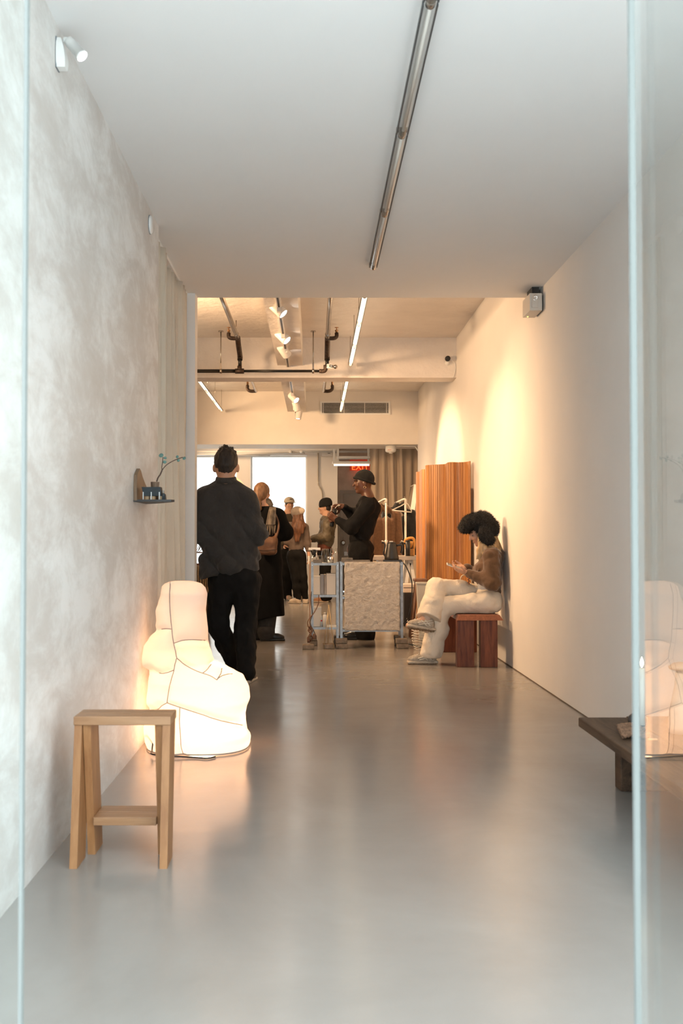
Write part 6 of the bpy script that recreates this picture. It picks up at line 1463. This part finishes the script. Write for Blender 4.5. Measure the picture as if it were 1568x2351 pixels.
solid('trouser_leg', pr, CRM, t, .008, .035, lambda x, y, z, f: np.maximum(np.maximum(np.maximum(tm(x, y, z, f), x - xw), .055 - z), np.where(x > 1.23, .446 - z, -1)))
hm = kn_[1].lerp(an[1], .93)
pr = limb([hip[1], hip[1].lerp(kn_[1], .5) + V(0, 0, .025), kn_[1]], [.10, .09, .078]) + limb([kn_[1], kn_[1].lerp(an[1], .5) + V(.03, -.01, 0), hm + V(.03, 0, 0)], [.078, .098, .105])
dn = (an[1] - kn_[1]).normalized()
solid('trouser_leg', pr, CRM, t, .008, .03, lambda x, y, z, f: np.maximum(np.maximum(tm(x + 3, y, z, f), x - xw), (x - hm.x) * dn.x + (y - hm.y) * dn.y + (z - hm.z) * dn.z))
GRY = pm('grey_mesh_shoe', (0.40, 0.345, 0.28), 0.8, var=0.25, vs=60, bs=0.4, bscale=160); SILV = pm('silver_stripe', (0.68, 0.64, 0.58), 0.35, 0.2); SOLE7 = pm('cream_sole', (0.50, 0.42, 0.33), 0.75, var=0.15, vs=30); TREAD = pm('brown_tread', (0.18, 0.12, 0.075), 0.85)
def runner(a, b, up, s=1.0):
    o, (f, u, r, heel, L) = shoe('running_shoe', a, b, GRY, SOLE7, t, s, .006, up=up)
    sd = r if r.y < 0 else -r
    q = lambda x, z, o_=.052: heel.lerp(Vector(b), x) + u * z * s + sd * o_ * s
    for pts in ([q(.22, .034), q(.33, .06, .046), q(.43, .082, .038)], [q(.36, .032), q(.47, .056, .046), q(.56, .074, .036)], [q(.10, .068, .044), q(.34, .052, .049), q(.66, .034, .050)], [q(.16, .085, .040), q(.40, .066, .046), q(.70, .046, .046)]):
        obj('stripe', MB().tube(spline(pts, 10), .0048 * s, 6), SILV, o)
    for i in range(4): obj('lace', MB().tube([heel.lerp(Vector(b), .5 + i * .06) + u * (.10 - i * .009) * s + r * .02 * s, heel.lerp(Vector(b), .52 + i * .06) + u * (.104 - i * .009) * s - r * .02 * s], .0032 * s, 5), SILV, o)
    M = amat(r, f, u); m2 = heel.lerp(Vector(b), .5) - u * .004 * s
    solid('outsole', [rbox(m2, (.04 * s, L * .62, .008 * s), .007 * s, M)], TREAD, o, .006, .01, lambda x, y, z, f_: f_ + .003 * np.sin(x * 260))
    return o
runner(V(an[0].x - .005, an[0].y, .008), V(an[0].x - .20, an[0].y - .02, .008), (0, 0, 1))
ua = V(.20, .12, 1).normalized()
a2 = P(983, 1447, Y7 - .17); b2 = P(936, 1440, Y7 - .2)
b2 = a2 + (b2 - a2).normalized() * .185
runner(a2, b2, (.10, 0.15, 1))
solid('sock', [cone(an[1] + V(.02, 0, .03), an[1] + V(.018, -.01, -.07), .042, .04)], pm('skin_sock', (0.52, 0.40, 0.32), 0.8), t, .008, .01)
wb = wr[0] + V(.02, -.03, -.05)
bc = obj('bracelet', MB().tube([wr[0].lerp(elb[0], .05) + V(.0, .032 * math.cos(a), .032 * math.sin(a)) for a in [i * .45 for i in range(14)]], .005, 6, closed=True), pm('amber_beads', (0.22, 0.07, 0.025), 0.35), t)
for i in range(6): obj('bead', MB().ball(wb + V(.006 * (i % 2) - .02, 0, -.012 * i + .02), .0075, 10, 6), MATS['amber_beads'], bc)
pa = P(1030, 1296, Y7 - .02); pb = P(1052, 1304, Y7 - .02); d_ = (pb - pa).normalized()
f_, u_, r_ = axes(d_, (.3, -.25, 1)); Mp = Matrix(((d_.x, r_.x, u_.x, 0), (d_.y, r_.y, u_.y, 0), (d_.z, r_.z, u_.z, 0), (0, 0, 0, 1)))
ph = thing('mobile_phone', 'white phone held by the seated person in the fur hat', 'phone', pa)
obj('case', MB().bbox((-.072, -.036, -.0045), (.072, .036, .0045), .004, Matrix.Translation(pa.lerp(pb, .6)) @ Mp), WPLASTIC, ph)
obj('screen', MB().box((-.066, -.032, .0046), (.066, .032, .0052), Matrix.Translation(pa.lerp(pb, .6)) @ Mp), pm('phone_glass', (.10, .10, .11), .2), ph)
tb = P(1060, 1352, Y7 + .2)
bgo = thing('cream_bag', 'cream bag resting on the bench behind the seated person', 'bag', (1.38, Y7 + .34, zb1))
solid('bag_body', [rbox((1.385, Y7 + .36, zb1 + .125), (.10, .05, .123), .045)], pm('cream_canvas', (0.72, 0.62, 0.48), 0.85), bgo, .010, .03, folds(.012, 14, 14, 14, 2.0, None, zb1 + .002))
obj('handle', MB().tube(spline([V(1.33, Y7 + .34, zb1 + .24), V(1.35, Y7 + .34, zb1 + .31), V(1.42, Y7 + .34, zb1 + .31), V(1.44, Y7 + .34, zb1 + .24)], 14), .006, 6), pm('cream_strap', (0.6, 0.52, 0.42)), bgo)
